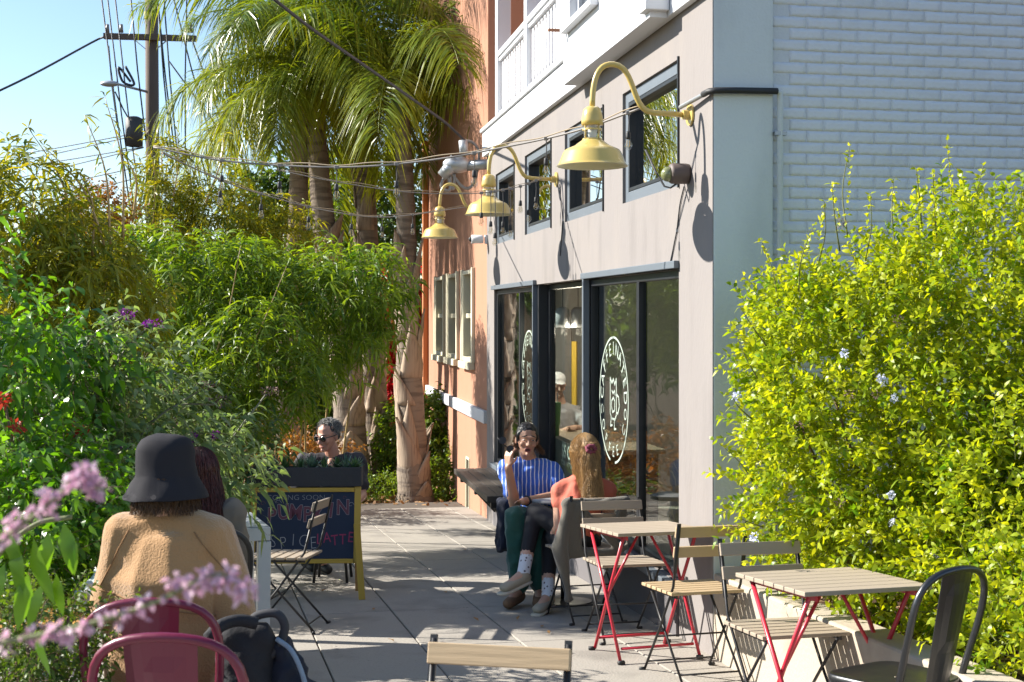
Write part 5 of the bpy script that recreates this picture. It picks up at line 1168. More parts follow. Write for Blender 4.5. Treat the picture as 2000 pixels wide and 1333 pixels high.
for u, v in ((1140, 1018), (935, 1215), (1060, 1224), (1073, 1240), (1010, 1213), (730, 1190), (1025, 1295), (868, 1158), (755, 1038), (628, 1157), (1100, 1275), (980, 1040), (905, 1076), (770, 1255)):
    Y = 3650/(v-763); q = P(u, v, Y); o = ob('fallen_leaf', lme); o.location = (q.x, q.y, g(q.y)+0.006); o.rotation_euler = (rr.uniform(-.2, .2), rr.uniform(-.2, .2), rr.uniform(0, 6))
    tag(o, 'small curled brown leaf lying on the concrete paving', 'leaf', 'fallen leaves on the paving')
# corrugated planter and post at the left edge
cp = empty('corrugated_planter', (P(60, 1333, 3.9).x, 4.0, g(4.0)), R(14), 'corrugated galvanised planter box under the dark shrub', 'planter')
vs = []; n = 60
for i in range(n+1):
    x = -0.45+0.9*i/n; y = -0.25+0.012*math.sin(i*1.9)
    vs += [(x, y, 0), (x, y, 0.42)]
MB().add(vs, [(2*i, 2*i+2, 2*i+3, 2*i+1) for i in range(n)]).build('corrugated_side', M['galv'], cp, smooth=True)
MB().box((-0.45, -0.22, 0.0), (0.45, 0.3, 0.38)).build('soil', M['soil'], cp)
MB().box((-0.47, -0.275, 0.42), (0.47, -0.225, 0.445)).build('rim', M['galv'], cp, bevel=0.004)
gpst = empty('steel_post', (P(152, 1100, 5.3).x, 5.3, g(5.3)), 0, 'galvanised steel post rising through the low shrub', 'post')
MB().tube([(0, 0, 0), (0, 0, 0.92)], 0.028, 12).build('tube', M['galv'], gpst, smooth=True)
MB().lathe([(0.028, 0.80), (0.034, 0.80), (0.034, 0.83), (0.028, 0.83)], n=14).build('collar', M['galv'], gpst)

# ------------------------------------------------------------------ people
_S = []
for i in range(7):
    t = math.pi*i/6
    for k in range(10):
        a = 2*math.pi*k/10; _S.append((math.sin(t)*math.cos(a), math.sin(t)*math.sin(a), math.cos(t)))
SPH = np.array(_S)
def ell_pts(c, r, Mr=None):
    rr = np.array(r if isinstance(r, (tuple, list)) else (r, r, r), float); q = SPH*rr
    if Mr is not None: q = q @ np.array(Mr).T
    return q+np.array(tuple(c))
def blob(name, prims, mt, root, voxel=0.008, smooth=5, amp=0.0, nscale=12.0, stretch=(1, 1, 1)):
    bm = bmesh.new()
    for pr in prims:
        c0, r0 = pr[0], pr[1]; Mr = pr[4] if len(pr) > 4 else None
        q = ell_pts(c0, r0, Mr)
        if len(pr) > 2 and pr[2] is not None: q = np.concatenate([q, ell_pts(pr[2], pr[3], Mr)])
        b2 = bmesh.new(); vs = [b2.verts.new(x) for x in q]
        res = bmesh.ops.convex_hull(b2, input=vs)
        bmesh.ops.delete(b2, geom=[v for v in b2.verts if not v.link_faces], context='VERTS')
        mp = {}
        for v in b2.verts: mp[v] = bm.verts.new(v.co)
        for f in b2.faces: bm.faces.new([mp[v] for v in f.verts])
        b2.free()
    me = bpy.data.meshes.new('tmp'); bm.to_mesh(me); bm.free()
    o = bpy.data.objects.new('tmp', me); col.objects.link(o)
    m1 = o.modifiers.new('r', 'REMESH'); m1.mode = 'VOXEL'; m1.voxel_size = voxel
    m2_ = o.modifiers.new('s', 'SMOOTH'); m2_.factor = 0.5; m2_.iterations = smooth
    dg = bpy.context.evaluated_depsgraph_get(); out = bpy.data.meshes.new_from_object(o.evaluated_get(dg)); bpy.data.objects.remove(o); bpy.data.meshes.remove(me)
    out.name = name
    if amp:
        n = len(out.vertices); co = np.empty(n*3, np.float32); out.vertices.foreach_get('co', co); co = co.reshape(-1, 3)
        no = np.empty(n*3, np.float32); out.vertices.foreach_get('normal', no); no = no.reshape(-1, 3)
        st = np.array(stretch)*nscale
        d = np.array([1-2*abs(noise.noise(Vector(p*st)))+0.5*noise.noise(Vector(p*st*2.3)) for p in co])-0.55
        co += no*(d*amp)[:, None]; out.vertices.foreach_set('co', co.ravel())
    off = np.array(tuple(root.location)); out.transform(Matrix.Translation(-root.location)); out.update()
    out.materials.clear()
    return ob(name, out, mt, root, smooth=True)
def frame(fwd, up=(0, 0, 1)):
    f = Vector(fwd).normalized(); u = Vector(up); r = f.cross(u).normalized(); u = r.cross(f).normalized()
    return Matrix((r, f, u)).transposed()
def skinmat(name, c): 
    m = mat(name, c, 0.5, c2=(c[0]*0.82, c[1]*0.68, c[2]*0.62), scale=9, amt=0.6, bump=0.05, bscale=120)
    b = m.node_tree.nodes['Principled BSDF']; b.inputs['Subsurface Weight'].default_value = 0.12; b.inputs['Subsurface Radius'].default_value = (0.012, 0.004, 0.002); return m
def hand_prims(wr, d, pn, sc=1.0, curl=0.5, spread=0.5):
    """palm and five fingers; d = hand direction, pn = palm normal (fingers curl towards it)"""
    d = Vector(d).normalized(); pn = Vector(pn); pn = (pn-d*pn.dot(d)).normalized(); s = d.cross(pn).normalized(); wr = Vector(wr); pr = []
    kn = wr+d*0.085*sc
    for k in (-1, 1): pr.append((wr+d*0.015+s*k*0.014, 0.016*sc, kn+s*k*0.026, 0.014*sc))
    pr.append((wr+d*0.02, 0.018*sc, kn, 0.014*sc))
    for i, ln in enumerate((0.066, 0.076, 0.071, 0.055)):
        off = (i-1.5)*0.0205*sc; b = kn+s*off; a1 = curl*0.9; fd = (d*math.cos(a1)+pn*math.sin(a1)+s*off*spread*6).normalized()
        m1 = b+fd*ln*0.5*sc; a2 = curl*2.3; fd2 = (d*math.cos(a2)+pn*math.sin(a2)+s*off*spread*4).normalized(); t = m1+fd2*ln*0.52*sc
        pr.append((b, 0.0095*sc, m1, 0.0088*sc)); pr.append((m1, 0.0088*sc, t, 0.0072*sc))
    tb = wr+d*0.03*sc-s*0.026*sc; t1 = tb+(d*0.6-s*0.55+pn*0.45).normalized()*0.036*sc; t2 = t1+(d*0.85+pn*(0.3+curl*0.4)-s*0.1).normalized()*0.03*sc
    pr += [(tb, 0.014*sc, t1, 0.0105*sc), (t1, 0.0105*sc, t2, 0.008*sc)]
    return pr
def strands(name, root, mt, lines, r=0.0016):
    """lines: array (n, k, 3) of strand points -> thin three-sided tubes in one mesh"""
    Ls = np.asarray(lines); n, k, _ = Ls.shape
    tan = np.gradient(Ls, axis=1); tan = nrmz(tan); x = nrmz(np.cross(tan, np.array([0.31, 0.77, 0.2]))); y = np.cross(tan, x)
    taper = np.linspace(1.0, 0.35, k)[None, :, None]*r
    ring = np.stack([Ls+(x*math.cos(a)+y*math.sin(a))*taper for a in (0, 2.094, 4.189)], 2)     # n,k,3,3
    vs = ring.reshape(-1, 3); T = []
    for i in range(k-1):
        for q in range(3):
            q2 = (q+1) % 3; T += [(i*3+q, i*3+q2, (i+1)*3+q2), (i*3+q, (i+1)*3+q2, (i+1)*3+q)]
    tr = (np.array(T)[None]+(np.arange(n)*k*3)[:, None, None]).reshape(-1, 3)
    tint = np.repeat(np.clip(np.random.default_rng(n).normal(0.5, 0.25, n), 0, 1), k*3)
    me = np_mesh(name, vs-np.array(tuple(root.location)), tr, tint); o = ob(name, me, mt, root, smooth=True); return o
def hairmat(name, a, b): return leafmat(name, a, b, 0.12, 0.4, (1.1, 1.0, 0.8), spec=0.5)
def person(label, J, skin, fwd, kfem=1.0, hands=None, head_f=None, head_up=(0, 0, 1), group=None):
    p = J['pelvis']; root = empty('person', (p.x, p.y, g(p.y)), 0, label, 'person', group)
    Mt = frame(fwd, (J['neck']-p)); Mh = frame(head_f or fwd, head_up); H = J['head']
    def hp(x, y, z): return H+Mh@Vector((x, y, z))
    pr = torso_prims(J, Mt, kfem, 0.0)
    pr += [(J['neck'], 0.056*kfem, H+Mh@Vector((0, -0.018, -0.075)), 0.050*kfem)]
    hr = [(hp(0, -0.012, 0.032), (0.074, 0.093, 0.086), None, None, Mh), (hp(0, 0.018, -0.015), (0.064, 0.070, 0.062), hp(0, 0.050, -0.085), (0.034, 0.030, 0.020), Mh),
          (hp(-0.022, 0.085, 0.030), (0.024, 0.012, 0.009), hp(0.022, 0.085, 0.030), (0.024, 0.012, 0.009), Mh),
          (hp(0, 0.088, 0.018), 0.0085, hp(0, 0.110, -0.020), 0.0125), (hp(-0.013, 0.095, -0.024), 0.008, hp(0.013, 0.095, -0.024), 0.008),
          (hp(-0.018, 0.082, -0.054), 0.010, hp(0.018, 0.082, -0.054), 0.010), (hp(0, 0.083, -0.085), 0.016)]
    for s in (-1, 1):
        hr += [(hp(s*0.076, -0.008, -0.002), (0.009, 0.020, 0.030), None, None, Mh), (hp(s*0.040, 0.068, -0.018), (0.022, 0.018, 0.020), None, None, Mh)]
    pr += hr
    for s in 'RL':
        pr += [(J['sh'+s], 0.052, J['el'+s], 0.040*kfem), (J['el'+s], 0.041*kfem, J['wr'+s], 0.028*kfem)]
        pr += [(J['hip'+s], 0.086, J['kn'+s], 0.060), (J['kn'+s], 0.060, J['an'+s], 0.040)]
        pr += [(J['an'+s], 0.038, J['toe'+s], 0.028)]
        h = (hands or {}).get(s)
        pr += hand_prims(J['wr'+s], *(h if h else (J['wr'+s]-J['el'+s], Vector((0, 0, -1)), 0.92, 0.5)))
    body = blob('body', pr, skin, root, 0.0062, 3)
    return root, Mt, Mh, hp
def torso_prims(J, Mt, k, inf, hem=0.0):
    p, n = J['pelvis'], J['neck']; ch = J.get('chest') or p.lerp(n, 0.62); wa = p.lerp(ch, 0.5)
    def e(a, b, c): return (a*k+inf, b*k+inf, c+inf*0.5)
    pr = [(p, e(0.160, 0.115, 0.10), wa, e(0.138, 0.105, 0.07), Mt), (wa, e(0.138, 0.105, 0.07), ch, e(0.158, 0.118, 0.09), Mt),
          (ch, e(0.158, 0.118, 0.09), n-Mt@Vector((0, 0, 0.07)), e(0.11, 0.075, 0.03), Mt)]
    for s in 'RL': pr += [(J['sh'+s], 0.056+inf, ch, e(0.12, 0.09, 0.06), Mt), (J['sh'+s], 0.052+inf, n-Mt@Vector((0, 0, 0.03)), 0.045+inf)]
    return pr
def eyes(root, hp, Mh, dark=True):
    W = bpy.data.materials.get('eye_white') or mat('eye_white', (0.75, 0.72, 0.68), 0.3); D = bpy.data.materials.get('eye_dark') or mat('eye_dark', (0.02, 0.012, 0.01), 0.2)
    for s in (-1, 1):
        e = MB(); e.ball(hp(s*0.031, 0.077, 0.012)-root.location, (0.0115, 0.008, 0.0052), 10, 7, Mh.to_4x4()); eo = e.build('eye', W, root, smooth=True)
        MB().ball(hp(s*0.031, 0.0825, 0.012)-root.location, (0.0058, 0.004, 0.0054), 10, 7, Mh.to_4x4()).build('iris', D, eo, smooth=True)
def brows(root, hp, mt, tilt=0.3):
    for s in (-1, 1):
        bw(MB().tube([hp(s*0.014, 0.094, 0.036+0.008*tilt), hp(s*0.032, 0.091, 0.041), hp(s*0.050, 0.078, 0.034)], [0.004, 0.0045, 0.0025], 6), 'eyebrow', mt, root, smooth=True)
LIP = mat('lips', (0.38, 0.13, 0.11), 0.45); MOUTH = mat('mouth', (0.06, 0.015, 0.015), 0.6)

# ---- person in the bucket hat, seen from behind
Y0 = 4.22
J = dict(pelvis=P(335, 1305, Y0), neck=P(326, 1010, Y0), head=P(326, 918, Y0+0.02), shR=P(412, 1052, Y0), shL=P(243, 1047, Y0), elR=P(458, 1205, Y0-0.02), elL=P(222, 1190, Y0), wrR=P(430, 1262, Y0+0.26), wrL=P(240, 1245, Y0+0.28),
         hipR=P(380, 1312, Y0), hipL=P(290, 1312, Y0), knR=P(400, 1300, Y0+0.44), knL=P(300, 1300, Y0+0.44))
for s in 'RL':
    k = J['kn'+s]; J['an'+s] = Vector((k.x, k.y-0.04, g(k.y)+0.09)); J['toe'+s] = Vector((k.x, k.y+0.12, g(k.y)+0.035))
SK1 = skinmat('skin_light', (0.58, 0.36, 0.26)); SK2 = skinmat('skin_tan', (0.46, 0.26, 0.17)); SK3 = skinmat('skin_ruddy', (0.55, 0.30, 0.22))
per1, Mt, Mh, hp = person('seated person in a black bucket hat and tan fleece seen from behind', J, SK1, (0.08, 1, 0), 1.0, head_f=(0.05, 1, -0.08))
FLE = mat('tan_fleece', (0.42, 0.235, 0.10), 0.95, c2=(0.35, 0.19, 0.08), scale=5, amt=0.6, bump=0.5, bscale=140, sheen=0.5, spec=0.1)
tp = torso_prims(J, Mt, 1.12, 0.030)
for s in 'RL': tp += [(J['sh'+s], 0.088, J['neck']-V(0, 0, 0.03), 0.06), (J['sh'+s], 0.088, J['el'+s], 0.076), (J['el'+s], 0.075, J['wr'+s].lerp(J['el'+s], 0.1), 0.05)]
tp += [(J['pelvis']+V(0, 0, 0.02), (0.215, 0.17, 0.09), J['pelvis']+V(0, 0, 0.16), (0.20, 0.155, 0.08))]
jk = blob('fleece', tp, FLE, per1, 0.009, 8, 0.020, 3.6, (1.2, 1, 0.55))
def ring(c, rx, ry, n=28, M3=None, rz=0.0, seed=0): return [Vector(c)+(M3 or Matrix.Identity(3))@Vector((rx*math.cos(2*math.pi*i/n), ry*math.sin(2*math.pi*i/n), rz*math.sin(4*math.pi*i/n+seed))) for i in range(n+1)]
bw(MB().tube(ring(J['neck']+V(0, 0.0, 0.050), 0.098, 0.085, rz=0.006), 0.024, 10), 'collar', FLE, jk, smooth=True)
bw(MB().tube(ring(J['neck']+V(0, 0.0, 0.022), 0.108, 0.094, rz=0.006), 0.022, 10), 'collar', FLE, jk, smooth=True)
# seams pressed onto the fleece by ray casts along the view of the back
def drape(o, pts, r, name, mt, parent, dirv=(0, 1, 0), lift=0.001):
    q = []
    for p in pts:
        ok, loc, nor, _ = o.ray_cast(Vector(p)-o.parent.location-Vector(dirv)*1.0, Vector(dirv))
        if ok: q.append(loc+nor*lift)
    if len(q) > 2: MB().tube(q, r, 5).build(name, mt, parent, smooth=True)
bpy.context.view_layer.update()
SEAM = mat('fleece_seam', (0.29, 0.155, 0.065), 0.95)
drape(jk, [P(390-4*0+i*9, 1032+i*11, Y0) for i in range(11)], 0.0022, 'seam', SEAM, jk)
drape(jk, [P(262-i*6, 1030+i*12, Y0) for i in range(10)], 0.0022, 'seam', SEAM, jk)
drape(jk, [P(205+i*10, 1143+i*2, Y0) for i in range(24)], 0.0022, 'seam', SEAM, jk)
TRD = mat('dark_trousers', (0.03, 0.03, 0.035), 0.9, bump=0.2, bscale=60)
tr = []
for s in 'RL': tr += [(J['pelvis'], (0.17, 0.13, 0.10), J['hip'+s], 0.10), (J['hip'+s], 0.105, J['kn'+s], 0.075), (J['kn'+s], 0.075, J['an'+s], 0.055)]
blob('trousers', tr, TRD, per1, 0.012, 5, 0.01, 8)
for s in 'RL': blob('shoe', [(J['an'+s]-V(0, 0.02, 0.03), 0.045, J['toe'+s], 0.04)], M['black_rubber'], per1, 0.01, 3)
HATM = mat('hat_black', (0.020, 0.019, 0.022), 0.9, c2=(0.035, 0.033, 0.037), scale=9, amt=0.6, bump=0.18, bscale=420, spec=0.2)
def hjit(q): 
    n_ = noise.noise(q*9)*0.010+noise.noise(Vector((q.x*20, q.y*20, q.z*34)))*0.005
    return q+Vector((q.x, q.y, 0)).normalized()*n_*0.9+Vector((0, 0, n_*0.9))
hc = hp(0, -0.008, -0.022)
Mhat = (Mh.to_4x4() @ Matrix.Rotation(R(3), 4, 'X'))
prof = [(0.001, 0.140), (0.030, 0.139), (0.058, 0.133), (0.078, 0.121), (0.089, 0.104), (0.095, 0.085), (0.098, 0.05), (0.101, 0.012), (0.103, 0.002), (0.118, -0.022), (0.132, -0.052), (0.139, -0.066), (0.139, -0.069), (0.116, -0.026), (0.099, -0.002)]
bw(MB().lathe(prof, hc, 48, Mhat, hjit), 'bucket_hat', HATM, per1, smooth=True)
rg = np.random.default_rng(3)
HB = hairmat('hair_brown', (0.035, 0.018, 0.008), (0.17, 0.085, 0.03))
def hang_hair(root, H, Mh, n, length, mt, rg, az=(-2.2, 2.2), p0=(0.2, 1.2), p1=1.75, spread=0.03, rad=(0.082, 0.100, 0.098), wave=0.006, r=0.0016, back=0.02, k=12, name='hair', jit=0.25, taper_in=0.0):
    """az measured from the back of the head"""
    a = rg.uniform(az[0], az[1], n); ps = rg.uniform(p0[0], p0[1], n); ln = length*(1-jit*rg.random(n)); lay = 1.0+0.10*rg.random(n)
    L = np.zeros((n, k, 3)); m = k//2; Mn = np.array(Mh)
    for i in range(k):
        if i < m:
            pol = ps+(p1-ps)*i/(m-1)
            loc = np.stack([np.sin(a)*np.sin(pol)*rad[0]*lay, -np.cos(a)*np.sin(pol)*rad[1]*lay-0.012, np.cos(pol)*rad[2]*lay+0.03], 1)
            L[:, i] = np.array(tuple(H))+loc @ Mn.T; last = L[:, i].copy()
        else:
            t = (i-m+1)/(k-m)
            o_ = np.stack([np.sin(a)*(spread*t-taper_in*t), -np.cos(a)*(spread+back)*t, np.zeros(n)], 1)
            L[:, i] = last+o_ @ Mn.T+np.array([0, 0, -1.0])*(ln*t)[:, None]
    ph = rg.random((n, 1))*6.28; tt = np.arange(k)[None]
    L[..., 0] += wave*np.sin(tt*1.1+ph)*np.minimum(1, tt/m); L[..., 1] += wave*np.cos(tt*0.9+ph*1.7)*np.minimum(1, tt/m)
    return strands(name, root, mt, L, r)
hang_hair(per1, J['head']+V(0, 0, -0.03), Mh, 1100, 0.105, HB, rg, az=(-2.0, 2.0), p0=(1.8, 1.95), p1=2.0, spread=0.025, back=0.0, rad=(0.086, 0.093, 0.098), r=0.0022, jit=0.4)
# dark bag hanging on the chair beside this person
q = P(470, 1290, 3.92)
bag = empty('backpack', (q.x, q.y, g(3.92)), 0, 'black backpack with a looped handle hung on the magenta chair', 'bag')
BAG = mat('bag_black', (0.011, 0.011, 0.014), 0.85, c2=(0.018, 0.018, 0.022), scale=8, amt=0.6, bump=0.3, bscale=70)
blob('pouch', [(P(470, 1240, 3.95), (0.085, 0.07, 0.09), P(480, 1420, 3.95), (0.105, 0.09, 0.12)), (P(455, 1215, 3.95), 0.06, P(500, 1220, 3.95), 0.055)], BAG, bag, 0.009, 6, 0.012, 10)
bw(MB().tube(catm([P(400, 1215, 3.80), P(425, 1190, 3.85), P(460, 1180, 3.88), P(495, 1186, 3.9)], 6), 0.020, 8), 'strap', BAG, bag, smooth=True)
bw(MB().tube(catm([P(478, 1186, 3.95), P(500, 1170, 3.95), P(535, 1168, 3.95), P(550, 1195, 3.95), P(535, 1235, 3.95), P(515, 1255, 3.95)], 6), 0.014, 8), 'handle', mat('bag_handle', (0.035, 0.035, 0.04), 0.8), bag, smooth=True)
q = P(575, 1300, 3.98)
fj = empty('fleece_lined_jacket', (q.x, q.y, g(3.98)), 0, 'dark navy jacket with pale blue pile edging bundled against the backpack', 'jacket')
blob('cloth', [(P(545, 1265, 3.98), (0.035, 0.05, 0.035), P(585, 1400, 3.98), (0.07, 0.08, 0.10)), (P(560, 1300, 3.98), 0.05, P(600, 1360, 3.98), 0.04)], mat('navy', (0.012, 0.016, 0.03), 0.9, bump=0.3, bscale=60), fj, 0.008, 4, 0.018, 14)
bw(MB().tube(catm([P(540, 1248, 3.93), P(568, 1270, 3.92), P(588, 1310, 3.91), P(602, 1360, 3.91)], 6), 0.008, 8), 'pile_edging', mat('pile', (0.28, 0.36, 0.45), 0.95, bump=0.8, bscale=200), fj, smooth=True)
bag.location.z -= 0.05; bag.location.x += 0.01
# crumpled bag on the wooden table
bagm = mat('bag_print', (0.62, 0.63, 0.66), 0.4, c2=(0.10, 0.22, 0.14), scale=14, amt=0.8)
q = Vector(pg.matrix_world.translation); pg.matrix_world = Matrix.Translation(q)
blob('bag', [(q+V(0, 0, 0.06), (0.06, 0.05, 0.055), q+V(0.02, 0, 0.13), (0.035, 0.03, 0.02)), (q+V(-0.05, 0, 0.04), 0.04)], bagm, pg, 0.006, 2, 0.02, 22)

# ---- woman with auburn hair beyond the hat
Y0 = 5.85
J = dict(pelvis=P(385, 1150, Y0), neck=P(390, 985, Y0), head=P(388, 930, Y0+0.02), shR=P(448, 1005, Y0), shL=P(330, 1005, Y0), elR=P(468, 1085, Y0+0.05), elL=P(318, 1090, Y0+0.05), wrR=P(440, 1090, Y0+0.3), wrL=P(350, 1090, Y0+0.3), hipR=P(410, 1155, Y0), hipL=P(360, 1155, Y0), knR=P(415, 1150, Y0+0.42), knL=P(350, 1150, Y0+0.42))
for s in 'RL':
    k = J['kn'+s]; J['an'+s] = Vector((k.x, k.y-0.02, g(k.y)+0.09)); J['toe'+s] = Vector((k.x, k.y+0.14, g(k.y)+0.035))
per2, Mt, Mh, hp = person('seated woman with long auburn hair and dark plaid jacket facing the silver table', J, SK1, (-0.25, 1, 0), 0.93, head_f=(-0.35, 1, 0))
PLD = mat('plaid_dark', (0.07, 0.055, 0.05), 0.9, c2=(0.30, 0.26, 0.20), scale=18, amt=0.9)
tp = torso_prims(J, Mt, 1.0, 0.022)
for s in 'RL': tp += [(J['sh'+s], 0.07, J['el'+s], 0.058), (J['el'+s], 0.058, J['wr'+s].lerp(J['el'+s], 0.1), 0.04)]
blob('jacket', tp, PLD, per2, 0.011, 6, 0.012, 9)
tr = []
for s in 'RL': tr += [(J['pelvis'], (0.16, 0.12, 0.10), J['hip'+s], 0.095), (J['hip'+s], 0.10, J['kn'+s], 0.07), (J['kn'+s], 0.07, J['an'+s], 0.05)]
blob('trousers', tr, TRD, per2, 0.012, 5)
for s in 'RL': blob('shoe', [(J['an'+s]-V(0, 0.02, 0.03), 0.042, J['toe'+s], 0.036)], M['black_rubber'], per2, 0.01, 3)
HA = hairmat('hair_auburn', (0.030, 0.008, 0.006), (0.15, 0.035, 0.02))
hang_hair(per2, J['head'], Mh, 1300, 0.30, HA, rg, az=(-2.1, 2.1), p0=(0.05, 1.2), p1=1.7, spread=0.05, back=0.05, r=0.0026)

# ---- man in the striped shirt
Y0 = 9.12
J = dict(pelvis=P(1046, 1018, Y0+0.05), neck=P(1034, 898, Y0), head=P(1029, 861, Y0-0.05), shR=P(991, 917, Y0-0.02), shL=P(1077, 920, Y0+0.02), elR=P(1006, 988, Y0-0.32), elL=P(1094, 968, Y0-0.12), wrR=P(993, 914, Y0-0.42), wrL=P(1022, 980, Y0-0.42),
         hipR=P(1030, 1024, Y0), hipL=P(1066, 1024, Y0), knR=P(1008, 1012, Y0-0.46), knL=P(1062, 1010, Y0-0.44))
J['anR'] = Vector((J['knR'].x+0.02, J['knR'].y+0.02, g(8.7)+0.11)); J['toeR'] = J['anR']+V(-0.07, -0.15, -0.06)
J['anL'] = Vector((J['knL'].x-0.02, J['knL'].y+0.06, g(8.7)+0.10)); J['toeL'] = J['anL']+V(-0.02, -0.16, -0.06)
hd = dict(R=((0.02, 0.1, 1), (0.6, 0.6, 0.0), 0.95, 0.4), L=((-0.9, -0.1, 0.1), (0, -0.2, -1), 0.45, 0.5))
per3, Mt, Mh, hp = person('talking man in a blue shirt with white stripes holding up sunglasses by the window', J, SK2, (-0.06, -1, 0), 1.0, hd, head_f=(0.14, -1, -0.02), head_up=(0.06, 0, 1))
SHT = stripemat('striped_shirt', (0.045, 0.13, 0.52), (0.72, 0.75, 0.82), 0.029, 0.22, 0.85)
tp = torso_prims(J, Mt, 1.04, 0.016)
for s in 'RL': tp += [(J['sh'+s], 0.072, J['sh'+s].lerp(J['el'+s], 0.62), 0.064)]
tp += [(J['pelvis']+V(0, -0.05, 0.0), (0.19, 0.15, 0.05))]
sh_ = blob('shirt', tp, SHT, per3, 0.008, 6, 0.016, 9, (1, 1, 0.6))
for s in (-1, 1):
    a = J['neck']+Mt@Vector((s*0.055, 0.02, 0.022)); b_ = J['neck']+Mt@Vector((s*0.010, 0.098, -0.045)); c = J['neck']+Mt@Vector((s*0.060, 0.108, -0.065)); d_ = J['neck']+Mt@Vector((s*0.088, 0.045, -0.012))
    o = bw(MB().add([a, b_, c, d_], [(0, 1, 2, 3) if s < 0 else (3, 2, 1, 0)]), 'collar', SHT, sh_); sd = o.modifiers.new('solid', 'SOLIDIFY'); sd.thickness = 0.006
GRN = mat('green_corduroy', (0.008, 0.075, 0.055), 0.85, c2=(0.006, 0.045, 0.034), scale=12, amt=0.6, bump=0.25, bscale=60, sheen=0.3)
tr = [(J['pelvis'], (0.18, 0.13, 0.09))]
for s in 'RL': tr += [(J['pelvis'], (0.16, 0.12, 0.09), J['hip'+s], 0.10), (J['hip'+s], 0.105, J['kn'+s], 0.083), (J['kn'+s], 0.083, J['an'+s]+V(0, 0, 0.05), 0.074)]
blob('trousers', tr, GRN, per3, 0.010, 4, 0.014, 8)
SUE = mat('suede', (0.22, 0.12, 0.06), 0.9, c2=(0.06, 0.04, 0.03), scale=10, amt=0.7)
for s in 'RL': blob('shoe', [(J['an'+s]-V(0, -0.02, 0.045), 0.048, J['toe'+s], (0.042, 0.05, 0.036))], SUE, per3, 0.008, 3)
HD = hairmat('hair_dark', (0.008, 0.006, 0.005), (0.05, 0.035, 0.028))
HF = hairmat('hair_fluff', (0.06, 0.028, 0.012), (0.24, 0.12, 0.05))
blob('hair', [(hp(0, -0.022, 0.052), (0.080, 0.092, 0.080), None, None, Mh), (hp(0, -0.050, -0.01), (0.074, 0.06, 0.06), None, None, Mh), (hp(-0.068, 0.0, 0.03), (0.012, 0.04, 0.04), None, None, Mh), (hp(0.068, 0.0, 0.03), (0.012, 0.04, 0.04), None, None, Mh)], HD, per3, 0.006, 4, 0.004, 30)
hang_hair(per3, J['head']+V(0, 0, -0.02), Mh, 420, 0.09, HF, rg, az=(-1.5, 1.5), p0=(1.2, 1.7), p1=1.85, spread=0.05, back=0.0, wave=0.014, r=0.0016)
brows(per3, hp, HD, 1.2); eyes(per3, hp, Mh)
bw(MB().ball(hp(0.004, 0.090, -0.056), (0.020, 0.008, 0.0125), 12, 8, Mh.to_4x4()), 'mouth', MOUTH, per3, smooth=True)
bw(MB().tube(ring(hp(0.004, 0.0935, -0.056), 0.021, 0.0135, 20, Mh@Matrix.Rotation(R(90), 3, 'X')), 0.0042, 6), 'lips', LIP, per3, smooth=True)
bw(MB().tube(ring(J['wrL'].lerp(J['elL'], 0.10), 0.030, 0.030, 18, frame(J['elL']-J['wrL'])@Matrix.Rotation(R(90), 3, 'X')), 0.008, 6), 'watch', M['black_rubber'], per3, smooth=True)
# the sunglasses in his hand
hb = J['wrR']+V(-0.005, 0.02, 0.13)
sg = empty('sunglasses', hb, 0, 'dark sunglasses held up between the fingers of the man in stripes', 'sunglasses')
for a in (0.0, 0.07):
    bw(MB().lathe([(0.0, 0), (0.026, 0), (0.026, 0.004), (0.0, 0.004)], hb+V(-0.035+a*0.75, -0.01, 0.055-a*0.85), 16, Matrix.Rotation(R(75), 4, 'X')), 'lens', M['black_rubber'], sg, smooth=False)
bw(MB().tube([hb+V(-0.07, -0.01, 0.075), hb+V(-0.03, -0.012, 0.03), hb+V(0.03, -0.01, -0.02)], 0.0035, 6), 'temple', M['black_rubber'], sg, smooth=True)
# jacket hanging beside his seat, and the seat itself
bs = empty('stool', (J['pelvis'].x, J['pelvis'].y, g(9.15)), 0, 'dark stool under the man in stripes', 'stool')
blob('coat', [(P(985, 985, 9.2), (0.05, 0.09, 0.05), P(985, 1065, 9.2), (0.055, 0.10, 0.05))], mat('navy_coat', (0.014, 0.018, 0.035), 0.9), (cj := empty('coat', (P(985, 1000, 9.2).x, 9.2, g(9.2)), 0, 'dark navy coat hanging beside the man in stripes', 'coat')), 0.01, 4, 0.03, 11, (1, 1, 0.4))
zt = 0.44
MB().lathe([(0, zt-0.03), (0.17, zt-0.03), (0.18, zt-0.015), (0.17, zt), (0, zt)], n=24).build('seat', M['bench_wood'], bs)
for a in range(4):
    c_, s__ = math.cos(a*1.571+0.78), math.sin(a*1.571+0.78); MB().tube([(c_*0.13, s__*0.13, zt-0.03), (c_*0.18, s__*0.18, 0.0)], 0.011, 8).build('leg', M['black_steel'], bs, smooth=True)

